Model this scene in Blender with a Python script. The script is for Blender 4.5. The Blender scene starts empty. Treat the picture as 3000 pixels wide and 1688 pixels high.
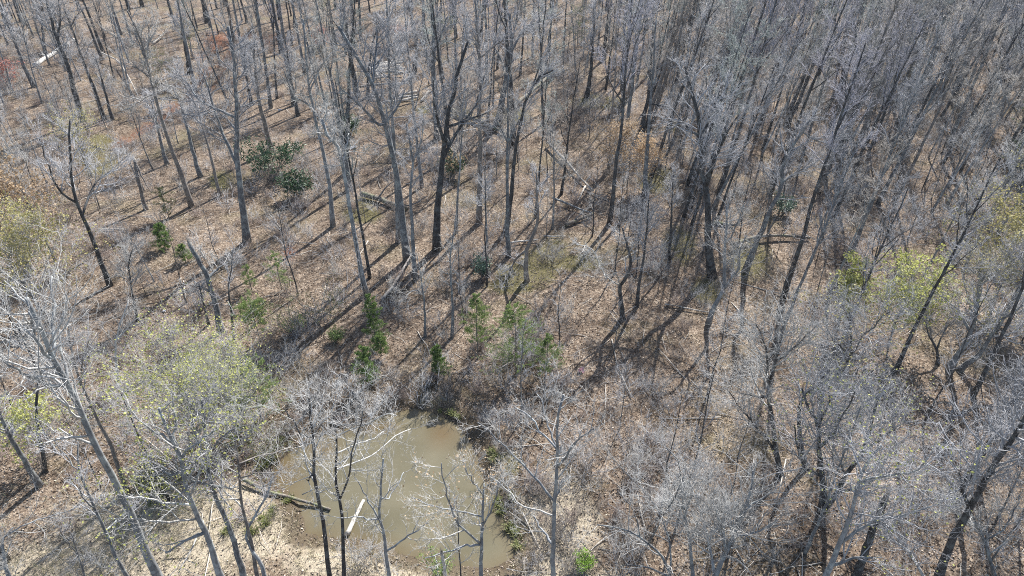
import bpy, math, random
import numpy as np
from mathutils import Vector

# ------------------------------------------------------------------ camera, light, exposure
SC = bpy.context.scene
CAM_H, PITCH, F = 30.0, math.radians(33.6), 2000.0     # focal length in pixels of the 3000 px wide photograph
cam = bpy.data.cameras.new('camera'); cam.sensor_width = 36.0; cam.lens = 36.0 * F / 3000.0
cam.clip_start = 0.1; cam.clip_end = 6000.0
cam_ob = bpy.data.objects.new('camera', cam); SC.collection.objects.link(cam_ob)
cam_ob.location = (0, 0, CAM_H); cam_ob.rotation_euler = (math.pi/2 - PITCH, 0, 0)
SC.camera = cam_ob

SUN_AZ, SUN_EL = math.radians(26.0), math.radians(43.0)  # azimuth clockwise from +Y (the view direction)
world = bpy.data.worlds.new('World'); SC.world = world; world.use_nodes = True
wn = world.node_tree
sky = wn.nodes.new('ShaderNodeTexSky'); sky.sky_type = 'NISHITA'; sky.sun_disc = False
sky.sun_elevation = SUN_EL; sky.sun_rotation = SUN_AZ
bg = wn.nodes['Background']; bg.inputs['Strength'].default_value = 0.095
wn.links.new(sky.outputs['Color'], bg.inputs['Color'])
sun = bpy.data.lights.new('sun', 'SUN'); sun.energy = 5.0; sun.angle = math.radians(0.5); sun.color = (1.0, 0.965, 0.92)
sun_ob = bpy.data.objects.new('sun', sun); SC.collection.objects.link(sun_ob)
S_DIR = Vector((math.sin(SUN_AZ)*math.cos(SUN_EL), math.cos(SUN_AZ)*math.cos(SUN_EL), math.sin(SUN_EL)))
sun_ob.rotation_euler = S_DIR.to_track_quat('Z', 'Y').to_euler(); sun_ob.location = (30, 90, 80)
vs = SC.view_settings
vs.view_transform = 'Standard'; vs.look = 'None'; vs.exposure = 1.02; vs.gamma = 1.0; vs.use_curve_mapping = False
SC.cycles.use_denoising = False; SC.cycles.filter_width = 1.0; SC.cycles.max_bounces = 4; SC.cycles.diffuse_bounces = 2; SC.cycles.transparent_max_bounces = 4

rng = np.random.default_rng(11)
COL = SC.collection

# ------------------------------------------------------------------ small helpers
def tag(o, label=None, cat=None, group=None, kind=None):
    if label: o['label'] = label
    if cat: o['category'] = cat
    if group: o['group'] = group
    if kind: o['kind'] = kind
    return o

def make_mesh(name, V, T, mat, smooth=True, attrs=None):
    me = bpy.data.meshes.new(name)
    V = np.ascontiguousarray(V, np.float32); T = np.ascontiguousarray(T, np.int32)
    me.vertices.add(len(V)); me.vertices.foreach_set('co', V.ravel())
    me.loops.add(T.size); me.loops.foreach_set('vertex_index', T.ravel())
    me.polygons.add(len(T)); me.polygons.foreach_set('loop_start', np.arange(0, T.size, 3, dtype=np.int32))
    if attrs:
        for k, a in attrs.items():
            at = me.attributes.new(k, 'FLOAT', 'POINT'); at.data.foreach_set('value', np.ascontiguousarray(a, np.float32))
    me.update(calc_edges=True)
    me.polygons.foreach_set('use_smooth', np.full(len(T), smooth, dtype=bool))
    if mat: me.materials.append(mat)
    return me

def obj(name, me, parent=None, loc=None):
    o = bpy.data.objects.new(name, me); COL.objects.link(o)
    if parent: o.parent = parent
    if loc is not None: o.location = loc
    return o

def empty(name, loc, rz=0.0, s=1.0):
    o = bpy.data.objects.new(name, None); COL.objects.link(o)
    o.location = loc; o.rotation_euler = (0, 0, rz); o.scale = (s, s, s); o.empty_display_size = 0.3
    return o

def tilt_turn(tilt, rz):
    from mathutils import Matrix
    return (Matrix.Rotation(tilt, 3, 'Y') @ Matrix.Rotation(rz, 3, 'Z')).to_euler()

def copy_tree(root, loc, rz, s):
    r = root.copy(); COL.objects.link(r); r.location = loc; r.rotation_euler = rz if not isinstance(rz, float) else (0, 0, rz); r.scale = s
    for ch in root.children:
        c = ch.copy(); COL.objects.link(c); c.parent = r
    return r

def unit(a):
    return a / np.maximum(np.linalg.norm(a, axis=-1, keepdims=True), 1e-9)

class Geo:
    """collects vertices and triangles"""
    def __init__(s): s.V = []; s.T = []; s.n = 0; s.A = []
    def add(s, V, T, a=None):
        V = V.reshape(-1, 3); s.V.append(V); s.T.append(T.reshape(-1, 3) + s.n); s.n += len(V)
        s.A.append(np.full(len(V), 0.5) if a is None else a)
    def tubes(s, P, R, sides, cone=False):
        """P (n,k,3) centre lines, R (n,k) radii"""
        n, k, _ = P.shape
        if n == 0: return
        Tn = np.empty_like(P)
        Tn[:, 1:-1] = P[:, 2:] - P[:, :-2]; Tn[:, 0] = P[:, 1] - P[:, 0]; Tn[:, -1] = P[:, -1] - P[:, -2]
        Tn = unit(Tn)
        ref = np.tile(np.array([0.31, 0.93, 0.17]), (n, 1))
        ov = unit(P[:, -1] - P[:, 0]); bad = np.abs((ov * unit(ref)).sum(-1)) > 0.8
        ref[bad] = np.array([0.9, -0.2, 0.3])
        U = unit(np.cross(Tn, ref[:, None, :])); W = np.cross(Tn, U)
        kk = k - 1 if cone else k
        a = np.arange(sides) * 2 * math.pi / sides
        ring = (U[:, :kk, None, :] * np.cos(a)[None, None, :, None] + W[:, :kk, None, :] * np.sin(a)[None, None, :, None])
        V = P[:, :kk, None, :] + ring * R[:, :kk, None, None]
        V = V.reshape(n, kk * sides, 3)
        per = kk * sides
        j = np.arange(sides); j2 = (j + 1) % sides
        tri = []
        for q in range(kk - 1):
            b = q * sides; c = b + sides
            tri.append(np.stack([b + j, b + j2, c + j2], -1)); tri.append(np.stack([b + j, c + j2, c + j], -1))
        if cone:
            V = np.concatenate([V, P[:, -1:, :]], 1); b = (kk - 1) * sides
            tri.append(np.stack([b + j, b + j2, np.full(sides, per)], -1)); per += 1
        else:
            V = np.concatenate([V, P[:, -1:, :], P[:, :1, :]], 1); b = (kk - 1) * sides
            tri.append(np.stack([b + j, b + j2, np.full(sides, per)], -1))
            tri.append(np.stack([j2, j, np.full(sides, per + 1)], -1)); per += 2
        tri = np.concatenate(tri, 0)
        T = tri[None] + (np.arange(n) * per)[:, None, None]
        s.add(V, T)
    def leaves(s, C, size, rg, up=0.5, aspect=0.6, tone=None):
        """one bent quad (two triangles) for every centre C"""
        n = len(C)
        if n == 0: return
        nr = unit(rg.normal(size=(n, 3)) + np.array([0, 0, up]))
        d = unit(np.cross(nr, rg.normal(size=(n, 3)))); e = np.cross(nr, d)
        L = (np.asarray(size) * rg.uniform(.65, 1.35, n))[:, None]
        V = np.stack([C - d * L, C + e * L * aspect + nr * L * .15, C + d * L, C - e * L * aspect + nr * L * .15], 1)
        T = np.array([[0, 1, 2], [0, 2, 3]])[None] + (np.arange(n) * 4)[:, None, None]
        s.add(V, T, np.repeat(rg.random(n) if tone is None else tone, 4))
    def mesh(s, name, mat, smooth=True, tone=False):
        V = np.concatenate(s.V); T = np.concatenate(s.T)
        return make_mesh(name, V, T, mat, smooth, {'tone': np.concatenate(s.A)} if tone else None)

def resample(P, k, smooth=1):
    P = np.asarray(P, float)
    def rs(P, k):
        L = np.concatenate([[0], np.cumsum(np.linalg.norm(np.diff(P, axis=0), axis=1))])
        t = np.linspace(0, L[-1], k)
        return np.stack([np.interp(t, L, P[:, c]) for c in range(P.shape[1])], -1)
    Q = rs(P, max(k * 2, 16))
    for _ in range(smooth):
        Q[1:-1] = .25 * Q[:-2] + .5 * Q[1:-1] + .25 * Q[2:]
    return rs(Q, k)

def plen(P): return np.linalg.norm(np.diff(P, axis=1), axis=-1).sum(1)

def grow(P, R, m, t0, t1, a0, a1, L, k, rr, rtip, up, wig, rg, taper=.5, rmin=.004):
    """m children on each of the n parents; L = base length (scalar or (n,))"""
    n, kp, _ = P.shape
    t = t0 + (t1 - t0) * (np.arange(m)[None] + rg.random((n, m))) / m
    f = np.minimum(t * (kp - 1), kp - 1.001); i = f.astype(int); fr = (f - i)[..., None]
    ar = np.arange(n)[:, None]
    pos = P[ar, i] * (1 - fr) + P[ar, i + 1] * fr
    tan = unit(P[ar, i + 1] - P[ar, i])
    pr = R[ar, i] * (1 - fr[..., 0]) + R[ar, i + 1] * fr[..., 0]
    v = rg.normal(size=(n, m, 3)); v[..., 2] *= .6
    v = unit(v - (v * tan).sum(-1, keepdims=True) * tan)
    a = rg.uniform(a0, a1, (n, m, 1))
    d = (tan * np.cos(a) + v * np.sin(a)).reshape(-1, 3)
    Ls = (np.broadcast_to(np.asarray(L, float).reshape(-1, 1), (n, m)) * (1 - taper * t) * rg.uniform(.6, 1.3, (n, m))).reshape(-1)
    r = np.maximum(np.minimum(pr * rr, pr * .9), rmin).reshape(-1)
    N = n * m; C = np.empty((N, k, 3)); C[:, 0] = pos.reshape(-1, 3)
    step = (Ls / (k - 1))[:, None]
    for q in range(1, k):
        d = unit(d + np.array([0, 0, up / k]) + rg.normal(size=(N, 3)) * wig)
        C[:, q] = C[:, q - 1] + d * step
    CR = r[:, None] * np.linspace(1, rtip, k)[None]
    return C, CR

# ------------------------------------------------------------------ pixels of the photograph <-> the ground
CT, ST = math.cos(PITCH), math.sin(PITCH)
def ray(px, py):
    px = np.asarray(px, float); py = np.asarray(py, float)
    a = (px - 1500) / F; b = (844 - py) / F
    return np.stack([a, CT + b * ST, -ST + b * CT], -1)
def project(X):
    x, y, z = X[..., 0], X[..., 1], X[..., 2] - CAM_H
    dep = np.maximum(y * CT - z * ST, .1)
    return 1500 + F * x / dep, 844 - F * (y * ST + z * CT) / dep

def vnoise(x, y, seed):
    def h(i, j):
        v = (i * 374761393 + j * 668265263 + seed * 982451653) & 0xFFFFFFFF
        v = ((v ^ (v >> 13)) * 1274126177) & 0xFFFFFFFF
        return ((v ^ (v >> 16)) & 0xFFFF) / 65535.0
    i = np.floor(x).astype(np.int64); j = np.floor(y).astype(np.int64)
    u = x - i; v = y - j; u = u*u*(3-2*u); v = v*v*(3-2*v)
    return (h(i, j)*(1-u)+h(i+1, j)*u)*(1-v) + (h(i, j+1)*(1-u)+h(i+1, j+1)*u)*v
def fbm(x, y, seed, o=3):
    s = 0; a = .5
    for q in range(o):
        s = s + a * (vnoise(x * 2**q, y * 2**q, seed + q) - .5); a *= .5
    return s

def flat_ground(pts, z=0.0):
    d = ray([p[0] for p in pts], [p[1] for p in pts]); t = (z - CAM_H) / d[:, 2]
    return np.stack([d[:, 0] * t, d[:, 1] * t], -1)
WATER_Z = -0.55
POND = flat_ground([(1216,1200),(1255,1206),(1306,1221),(1344,1248),(1368,1276),(1384,1310),(1399,1345),(1418,1398),(1449,1456),(1461,1495),(1480,1553),(1507,1584),(1512,1612),(1500,1640),(1438,1672),(1360,1664),(1263,1644),(1197,1629),(1139,1609),(1088,1590),(1034,1574),(948,1571),(894,1565),(890,1514),(863,1448),(813,1421),(800,1374),(845,1325),(929,1289),(991,1268),(1060,1242),(1110,1218),(1160,1206)], WATER_Z)
def sdf(poly, X, Y):
    """signed distance, negative inside"""
    d = np.full(X.shape, 1e9); ins = np.zeros(X.shape, bool); n = len(poly)
    for i in range(n):
        ax, ay = poly[i]; bx, by = poly[(i + 1) % n]
        ex, ey = bx - ax, by - ay
        t = np.clip(((X-ax)*ex + (Y-ay)*ey) / (ex*ex+ey*ey), 0, 1)
        d = np.minimum(d, np.hypot(X - ax - t*ex, Y - ay - t*ey))
        c = ((ay > Y) != (by > Y)) & (X < (bx-ax)*(Y-ay)/(by-ay+1e-12) + ax)
        ins ^= c
    return np.where(ins, -d, d)
GULLIES = [(flat_ground([(250,470),(340,415),(420,365),(500,320),(575,250),(660,140),(760,120),(850,105),(950,105),(1080,80)]), 1.5, 2.3),
           (flat_ground([(600,155),(650,120),(700,95)]), 1.4, 3.0)]
def gully_dist(line, X, Y):
    d = np.full(X.shape, 1e9)
    for (ax, ay), (bx, by) in zip(line[:-1], line[1:]):
        ex, ey = bx-ax, by-ay
        t = np.clip(((X-ax)*ex+(Y-ay)*ey)/(ex*ex+ey*ey), 0, 1)
        d = np.minimum(d, np.hypot(X-ax-t*ex, Y-ay-t*ey))
    return d
def height(X, Y):
    X = np.asarray(X, float); Y = np.asarray(Y, float)
    h = 1.3 * fbm(X/34, Y/34, 3) + .35 * fbm(X/6, Y/6, 9) + .14 * fbm(X/1.3, Y/1.3, 21, 2)
    s = sdf(POND, X, Y) + .5 * fbm(X/2.2, Y/2.2, 33, 2)
    k = np.clip((s + .3) / 3.2, 0, 1); k = k*k*(3-2*k)
    inside = WATER_Z - .05 + np.clip(s, -6, .0) * .25
    near = WATER_Z + np.clip(s, -1, 4) * .22
    h = np.where(s < 0, inside, near * (1 - k) + (h * np.clip(s/14, .15, 1) + .0) * k)
    for line, dep, wd in GULLIES:
        g = gully_dist(line, X, Y) * (1 + .5 * fbm(X/3, Y/3, 44, 2))
        h = h - dep * np.exp(-(g / wd) ** 4)
    return h
def ground_at(px, py):
    d = ray(px, py); z = 0.0
    for _ in range(6):
        t = (z - CAM_H) / d[..., 2]; z = height(d[..., 0]*t, d[..., 1]*t)
    t = (z - CAM_H) / d[..., 2]
    return np.stack([d[..., 0]*t, d[..., 1]*t, z + 0*t], -1)

# ------------------------------------------------------------------ materials
def new_mat(name):
    m = bpy.data.materials.new(name); m.use_nodes = True
    return m, m.node_tree, m.node_tree.nodes['Principled BSDF']
def N(nt, t, **kw):
    n = nt.nodes.new(t)
    for k, v in kw.items(): setattr(n, k, v)
    return n
def ramp(nt, fac, stops):
    r = N(nt, 'ShaderNodeValToRGB'); e = r.color_ramp.elements
    while len(e) < len(stops): e.new(0.5)
    for q, (p, c) in enumerate(stops):
        e[q].position = p; e[q].color = (*c, 1) if len(c) == 3 else c
    nt.links.new(fac, r.inputs['Fac']); return r
def mixc(nt, fac, a, b, blend='MIX'):
    m = N(nt, 'ShaderNodeMix', data_type='RGBA', blend_type=blend)
    for s, v in ((0, fac), (6, a), (7, b)):
        if isinstance(v, (int, float)): m.inputs[s].default_value = v
        elif isinstance(v, tuple): m.inputs[s].default_value = (*v, 1)
        else: nt.links.new(v, m.inputs[s])
    return m.outputs[2]
def math_n(nt, op, a, b=None):
    m = N(nt, 'ShaderNodeMath', operation=op)
    for s, v in ((0, a), (1, b)):
        if v is None: continue
        if isinstance(v, (int, float)): m.inputs[s].default_value = v
        else: nt.links.new(v, m.inputs[s])
    return m.outputs[0]

def bark(name, dark, light, lichen=None, sc=3.0, amt=.5, vary=.35):
    m, nt, b = new_mat(name)
    tc = N(nt, 'ShaderNodeTexCoord'); mp = N(nt, 'ShaderNodeMapping'); mp.inputs['Scale'].default_value = (sc*3, sc*3, sc*.8)
    nt.links.new(tc.outputs['Object'], mp.inputs['Vector'])
    n1 = N(nt, 'ShaderNodeTexNoise'); n1.inputs['Scale'].default_value = 1.6; n1.inputs['Detail'].default_value = 4
    nt.links.new(mp.outputs['Vector'], n1.inputs['Vector'])
    c = ramp(nt, n1.outputs['Fac'], [(.32, dark), (.68, light)]).outputs['Color']
    if lichen:
        n2 = N(nt, 'ShaderNodeTexNoise'); n2.inputs['Scale'].default_value = 2.2; n2.inputs['Detail'].default_value = 3
        nt.links.new(tc.outputs['Object'], n2.inputs['Vector'])
        f = ramp(nt, n2.outputs['Fac'], [(.5, (0, 0, 0)), (.62, (amt, amt, amt))]).outputs['Color']
        c = mixc(nt, f, c, lichen)
    oi = N(nt, 'ShaderNodeObjectInfo')
    v = math_n(nt, 'ADD', math_n(nt, 'MULTIPLY', oi.outputs['Random'], vary), 1 - vary / 2)
    hs = N(nt, 'ShaderNodeHueSaturation'); nt.links.new(c, hs.inputs['Color']); nt.links.new(v, hs.inputs['Value'])
    nt.links.new(hs.outputs['Color'], b.inputs['Base Color'])
    b.inputs['Roughness'].default_value = .85; b.inputs['Specular IOR Level'].default_value = .25
    bp = N(nt, 'ShaderNodeBump'); bp.inputs['Strength'].default_value = .6; bp.inputs['Distance'].default_value = .03
    nt.links.new(n1.outputs['Fac'], bp.inputs['Height']); nt.links.new(bp.outputs['Normal'], b.inputs['Normal'])
    return m
BARK = {
 'dark': bark('dark bark', (.030, .028, .028), (.095, .092, .092), (.22, .24, .24), amt=.40),
 'grey': bark('grey bark', (.085, .086, .09), (.21, .215, .22), (.38, .41, .40), amt=.55),
 'smooth': bark('smooth grey bark', (.15, .155, .16), (.30, .31, .32), (.46, .49, .48), sc=1.6, amt=.6),
 'pale': bark('pale bark', (.33, .32, .30), (.55, .54, .51), (.66, .66, .62), amt=.6),
 'tan': bark('tan bark', (.12, .108, .10), (.27, .245, .225), (.40, .38, .34), amt=.4),
 'bleached': bark('bleached wood', (.30, .275, .24), (.56, .525, .47), None, sc=2),
 'rot': bark('weathered log bark', (.10, .085, .07), (.30, .265, .225), (.2, .24, .10), amt=.5),
}
TWIG = {
 'grey': bark('grey twigs', (.28, .28, .29), (.48, .485, .50), vary=.5),
 'lavender': bark('lavender grey twigs', (.24, .235, .265), (.42, .415, .46), vary=.4),
 'warm': bark('tan grey twigs', (.30, .275, .245), (.52, .485, .44), vary=.4),
 'lichen': bark('lichen green grey twigs', (.26, .28, .26), (.46, .50, .46), vary=.4),
 'pale': bark('pale twigs', (.30, .298, .29), (.52, .515, .495), vary=.3),
 'brown': bark('brown twigs', (.15, .13, .115), (.33, .295, .265), vary=.5),
 'dark': bark('dark twigs', (.11, .10, .095), (.26, .25, .24), vary=.4),
 'red': bark('reddish twigs', (.18, .14, .125), (.33, .27, .24), vary=.3),
}
def leafy(name, stops, rough=.55, transl=.25):
    m, nt, b = new_mat(name)
    at = N(nt, 'ShaderNodeAttribute'); at.attribute_name = 'tone'
    c = ramp(nt, at.outputs['Fac'], stops).outputs['Color']
    oi = N(nt, 'ShaderNodeObjectInfo')
    v = math_n(nt, 'ADD', math_n(nt, 'MULTIPLY', oi.outputs['Random'], .35), .82)
    hs = N(nt, 'ShaderNodeHueSaturation'); nt.links.new(c, hs.inputs['Color']); nt.links.new(v, hs.inputs['Value'])
    nt.links.new(hs.outputs['Color'], b.inputs['Base Color']); b.inputs['Roughness'].default_value = rough
    b.inputs['Specular IOR Level'].default_value = .3
    if transl:
        tr = N(nt, 'ShaderNodeBsdfTranslucent'); nt.links.new(hs.outputs['Color'], tr.inputs['Color'])
        mx = N(nt, 'ShaderNodeMixShader'); mx.inputs[0].default_value = transl
        nt.links.new(b.outputs[0], mx.inputs[1]); nt.links.new(tr.outputs[0], mx.inputs[2])
        nt.links.new(mx.outputs[0], nt.nodes['Material Output'].inputs['Surface'])
    return m
LEAF = {
 'pine': leafy('soft green needles', [(0, (.12, .17, .05)), (.6, (.22, .31, .095)), (1, (.33, .42, .16))], .5, .35),
 'cedar': leafy('dark green needles', [(0, (.07, .125, .03)), (.6, (.15, .24, .06)), (1, (.25, .34, .10))], .5, .25),
 'lime': leafy('lime green needles', [(0, (.13, .19, .05)), (.6, (.24, .33, .10)), (1, (.35, .44, .16))], .5, .4),
 'olive': leafy('olive needles', [(0, (.09, .11, .04)), (1, (.22, .24, .10))], .6, .35),
 'rhodo': leafy('glossy dark leaves', [(0, (.025, .06, .025)), (.7, (.055, .115, .05)), (1, (.12, .20, .10))], .45, .12),
 'teal': leafy('grey green leaves', [(0, (.05, .09, .06)), (1, (.16, .23, .17))], .35, .1),
 'bright': leafy('bright green leaves', [(0, (.15, .28, .03)), (1, (.34, .52, .09))], .5, .4),
 'bud_yellow': leafy('yellow green buds', [(0, (.34, .36, .10)), (1, (.56, .57, .20))], .6, .4),
 'bud_olive': leafy('olive buds', [(0, (.34, .31, .11)), (1, (.54, .49, .22))], .6, .35),
 'bud_orange': leafy('orange brown buds', [(0, (.38, .26, .15)), (1, (.60, .46, .30))], .6, .35),
 'bud_red': leafy('red buds', [(0, (.40, .15, .11)), (1, (.60, .30, .24))], .6, .35),
 'litter': leafy('fallen oak leaves', [(0, (.10, .077, .060)), (.5, (.24, .192, .152)), (.85, (.39, .325, .262)), (1, (.56, .49, .40))], .7, .0),
 'straw': leafy('dry grass blades', [(0, (.40, .35, .24)), (.75, (.62, .55, .40)), (1, (.34, .36, .17))], .7, .3),
 'sedge': leafy('sedge blades', [(0, (.10, .12, .035)), (.7, (.2, .23, .07)), (1, (.42, .37, .2))], .6, .3),
}

def ground_material():
    m, nt, b = new_mat('leaf litter ground')
    g = N(nt, 'ShaderNodeNewGeometry')
    def noise(sc, det=4, rough=.6):
        n = N(nt, 'ShaderNodeTexNoise'); n.inputs['Scale'].default_value = sc; n.inputs['Detail'].default_value = det
        n.inputs['Roughness'].default_value = rough; nt.links.new(g.outputs['Position'], n.inputs['Vector']); return n.outputs['Fac']
    def vor(sc):
        n = N(nt, 'ShaderNodeTexVoronoi'); n.inputs['Scale'].default_value = sc; nt.links.new(g.outputs['Position'], n.inputs['Vector']); return n
    v1 = vor(13.0); v2 = vor(5.5)
    sep = N(nt, 'ShaderNodeSeparateColor'); nt.links.new(v1.outputs['Color'], sep.inputs[0])
    sep2 = N(nt, 'ShaderNodeSeparateColor'); nt.links.new(v2.outputs['Color'], sep2.inputs[0])
    t = math_n(nt, 'ADD', math_n(nt, 'MULTIPLY', sep.outputs[0], .6), math_n(nt, 'MULTIPLY', sep2.outputs[1], .4))
    c = ramp(nt, t, [(.1, (.095, .070, .052)), (.35, (.20, .153, .117)), (.6, (.30, .242, .190)), (.9, (.49, .42, .34))]).outputs['Color']
    big = ramp(nt, noise(.16, 5, .65), [(.32, (.60, .56, .53)), (.68, (1.15, 1.12, 1.07))]).outputs['Color']
    c = mixc(nt, 1.0, c, big, 'MULTIPLY')
    mid = ramp(nt, noise(1.1, 5, .7), [(.35, (.72, .70, .68)), (.65, (1.1, 1.1, 1.1))]).outputs['Color']
    c = mixc(nt, 1.0, c, mid, 'MULTIPLY')
    ol = ramp(nt, noise(.11, 5, .65), [(.52, (0, 0, 0)), (.72, (.42, .42, .42))]).outputs['Color']
    c = mixc(nt, ol, c, (.20, .19, .09))
    def attr(n):
        a = N(nt, 'ShaderNodeAttribute'); a.attribute_name = n; return a.outputs['Fac']
    rag = noise(2.3, 5, .7)
    def masked(n, w=.25):
        s = math_n(nt, 'SUBTRACT', math_n(nt, 'ADD', attr(n), rag), 1.0 - w)
        return math_n(nt, 'MINIMUM', math_n(nt, 'MAXIMUM', math_n(nt, 'MULTIPLY', s, 3.0), 0.0), 1.0)
    fine = ramp(nt, noise(14, 3, .7), [(.3, (.6, .6, .6)), (.7, (1.25, 1.25, 1.25))]).outputs['Color']
    straw = mixc(nt, 1.0, (.56, .49, .37), fine, 'MULTIPLY')
    clay = mixc(nt, 1.0, (.22, .090, .048), fine, 'MULTIPLY')
    moss = mixc(nt, 1.0, (.155, .145, .055), fine, 'MULTIPLY')
    mud = mixc(nt, 1.0, (.11, .085, .055), fine, 'MULTIPLY')
    c = mixc(nt, math_n(nt, 'MULTIPLY', masked('straw'), .8), c, straw)
    c = mixc(nt, math_n(nt, 'MULTIPLY', masked('clay'), .9), c, clay)
    c = mixc(nt, math_n(nt, 'MULTIPLY', masked('moss'), .75), c, moss)
    c = mixc(nt, math_n(nt, 'MULTIPLY', masked('mud'), .85), c, mud)
    nt.links.new(c, b.inputs['Base Color']); b.inputs['Roughness'].default_value = .95; b.inputs['Specular IOR Level'].default_value = .15
    bp = N(nt, 'ShaderNodeBump'); bp.inputs['Strength'].default_value = 1.0; bp.inputs['Distance'].default_value = .12
    hh = math_n(nt, 'ADD', t, math_n(nt, 'MULTIPLY', noise(5, 5, .75), 1.2))
    nt.links.new(hh, bp.inputs['Height']); nt.links.new(bp.outputs['Normal'], b.inputs['Normal'])
    return m

def water_material():
    m, nt, b = new_mat('murky pond water')
    g = N(nt, 'ShaderNodeNewGeometry')
    n = N(nt, 'ShaderNodeTexNoise'); n.inputs['Scale'].default_value = .35; n.inputs['Detail'].default_value = 4
    nt.links.new(g.outputs['Position'], n.inputs['Vector'])
    c = ramp(nt, n.outputs['Fac'], [(.3, (.112, .102, .064)), (.7, (.162, .146, .098))]).outputs['Color']
    a = N(nt, 'ShaderNodeAttribute'); a.attribute_name = 'shallow'
    c = mixc(nt, math_n(nt, 'MULTIPLY', a.outputs['Fac'], .8), c, (.12, .075, .03))
    nt.links.new(c, b.inputs['Base Color']); b.inputs['Roughness'].default_value = .03; b.inputs['IOR'].default_value = 1.33
    n2 = N(nt, 'ShaderNodeTexNoise'); n2.inputs['Scale'].default_value = 3.5; n2.inputs['Detail'].default_value = 3
    nt.links.new(g.outputs['Position'], n2.inputs['Vector'])
    bp = N(nt, 'ShaderNodeBump'); bp.inputs['Strength'].default_value = .06; bp.inputs['Distance'].default_value = .03
    nt.links.new(n2.outputs['Fac'], bp.inputs['Height']); nt.links.new(bp.outputs['Normal'], b.inputs['Normal'])
    return m

# ------------------------------------------------------------------ ground and water
def blob(px, py, spots):
    a = np.zeros(px.shape)
    for x, y, rx, ry in spots:
        a = np.maximum(a, np.exp(-((px - x) / rx) ** 2 - ((py - y) / ry) ** 2))
    return a
def build_ground():
    ys = np.concatenate([np.linspace(-40, 11, 18), np.arange(11.4, 62, .33), 62 * 1.011 ** np.arange(1, 100), 190 * 1.12 ** np.arange(1, 26)])
    ys = np.unique(ys); u = np.linspace(-1, 1, 330)
    w = np.maximum(44, .86 * ys + 24)
    Y = np.repeat(ys[:, None], len(u), 1); X = w[:, None] * u[None]
    Z = height(X, Y)
    V = np.stack([X, Y, Z], -1).reshape(-1, 3)
    r, c = Y.shape
    i = (np.arange(r - 1)[:, None] * c + np.arange(c - 1)[None]).ravel()
    T = np.concatenate([np.stack([i, i + 1, i + c + 1], -1), np.stack([i, i + c + 1, i + c], -1)])
    px, py = project(V); px = np.where(V[:, 1] < 5, -9999, px)
    straw = blob(px, py, [(480,1560,330,150),(250,1660,300,80),(1020,1640,190,60),(640,1480,170,70),(1240,1690,160,50),(1470,1420,40,120),(1530,1560,50,110),(1280,1175,60,40),(1640,1560,120,160),(760,1560,140,80),(1600,1720,300,60)])
    moss = blob(px, py, [(1060,630,60,26),(1240,322,22,14),(1500,340,50,24),(1735,288,22,14),(1500,835,75,30),(1620,735,50,40),(1990,720,50,60),(2200,760,60,60),(1690,770,90,25),(290,470,60,50),(300,410,40,18),(650,530,40,30),(1580,780,60,60),(1070,590,26,20),(2075,850,50,40),(1350,330,26,14),(1760,300,90,20),(1980,370,26,18),(1930,530,60,40),(1500,800,50,30),(1500,1360,26,40),(1440,1340,26,26)])
    clay = np.zeros(len(V))
    for line, dep, wd in GULLIES:
        g = gully_dist(line, V[:, 0], V[:, 1]); clay = np.maximum(clay, .5 * np.exp(-((g - wd * .55) / (wd * .35)) ** 2))
    clay = np.maximum(clay, .6 * blob(px, py, [(505,312,34,20),(640,120,60,40),(800,118,60,22),(1160,85,60,16),(850,740,26,30),(345,415,40,16)]))
    s = sdf(POND, V[:, 0], V[:, 1])
    mud = np.clip(1.1 - np.abs(s - .2) / 1.2, 0, 1)
    mud = np.maximum(mud, .8 * blob(px, py, [(1270,1140,110,50),(1060,1150,90,50),(820,1270,80,60)]))
    me = make_mesh('ground', V, T, ground_material(), True, {'straw': straw, 'moss': moss, 'clay': clay, 'mud': mud})
    return tag(obj('ground', me), 'forest floor of dry brown leaves around the pond', 'ground', kind='structure')
build_ground()

def build_water():
    lo = POND.min(0) - .8; hi = POND.max(0) + .8
    X, Y = np.meshgrid(np.arange(lo[0], hi[0], .2), np.arange(lo[1], hi[1], .2))
    r, c = X.shape; s = sdf(POND, X, Y)
    V = np.stack([X, Y, np.full(X.shape, WATER_Z)], -1).reshape(-1, 3)
    i = (np.arange(r - 1)[:, None] * c + np.arange(c - 1)[None]).ravel()
    T = np.concatenate([np.stack([i, i + 1, i + c + 1], -1), np.stack([i, i + c + 1, i + c], -1)])
    keep = (s.ravel()[T] < .75).all(1); T = T[keep]
    used = np.unique(T); mp = np.zeros(len(V), int); mp[used] = np.arange(len(used))
    px, py = project(V[used])
    sh = np.clip(1 + s.ravel()[used] / 1.1, 0, 1) * .55
    sh = np.maximum(sh, blob(px, py, [(825,1385,70,75),(1090,1250,80,22),(1300,1270,60,45),(940,1310,60,40)]))
    sh = np.clip(sh * (.75 + .9 * fbm(V[used][:, 0]/1.5, V[used][:, 1]/1.5, 5)), 0, 1)
    me = make_mesh('pond_water', V[used], mp[T], water_material(), True, {'shallow': sh})
    tag(obj('pond_water', me), 'murky greenish brown pond water among the bare trees', 'pond', kind='structure')
build_water()

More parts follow.
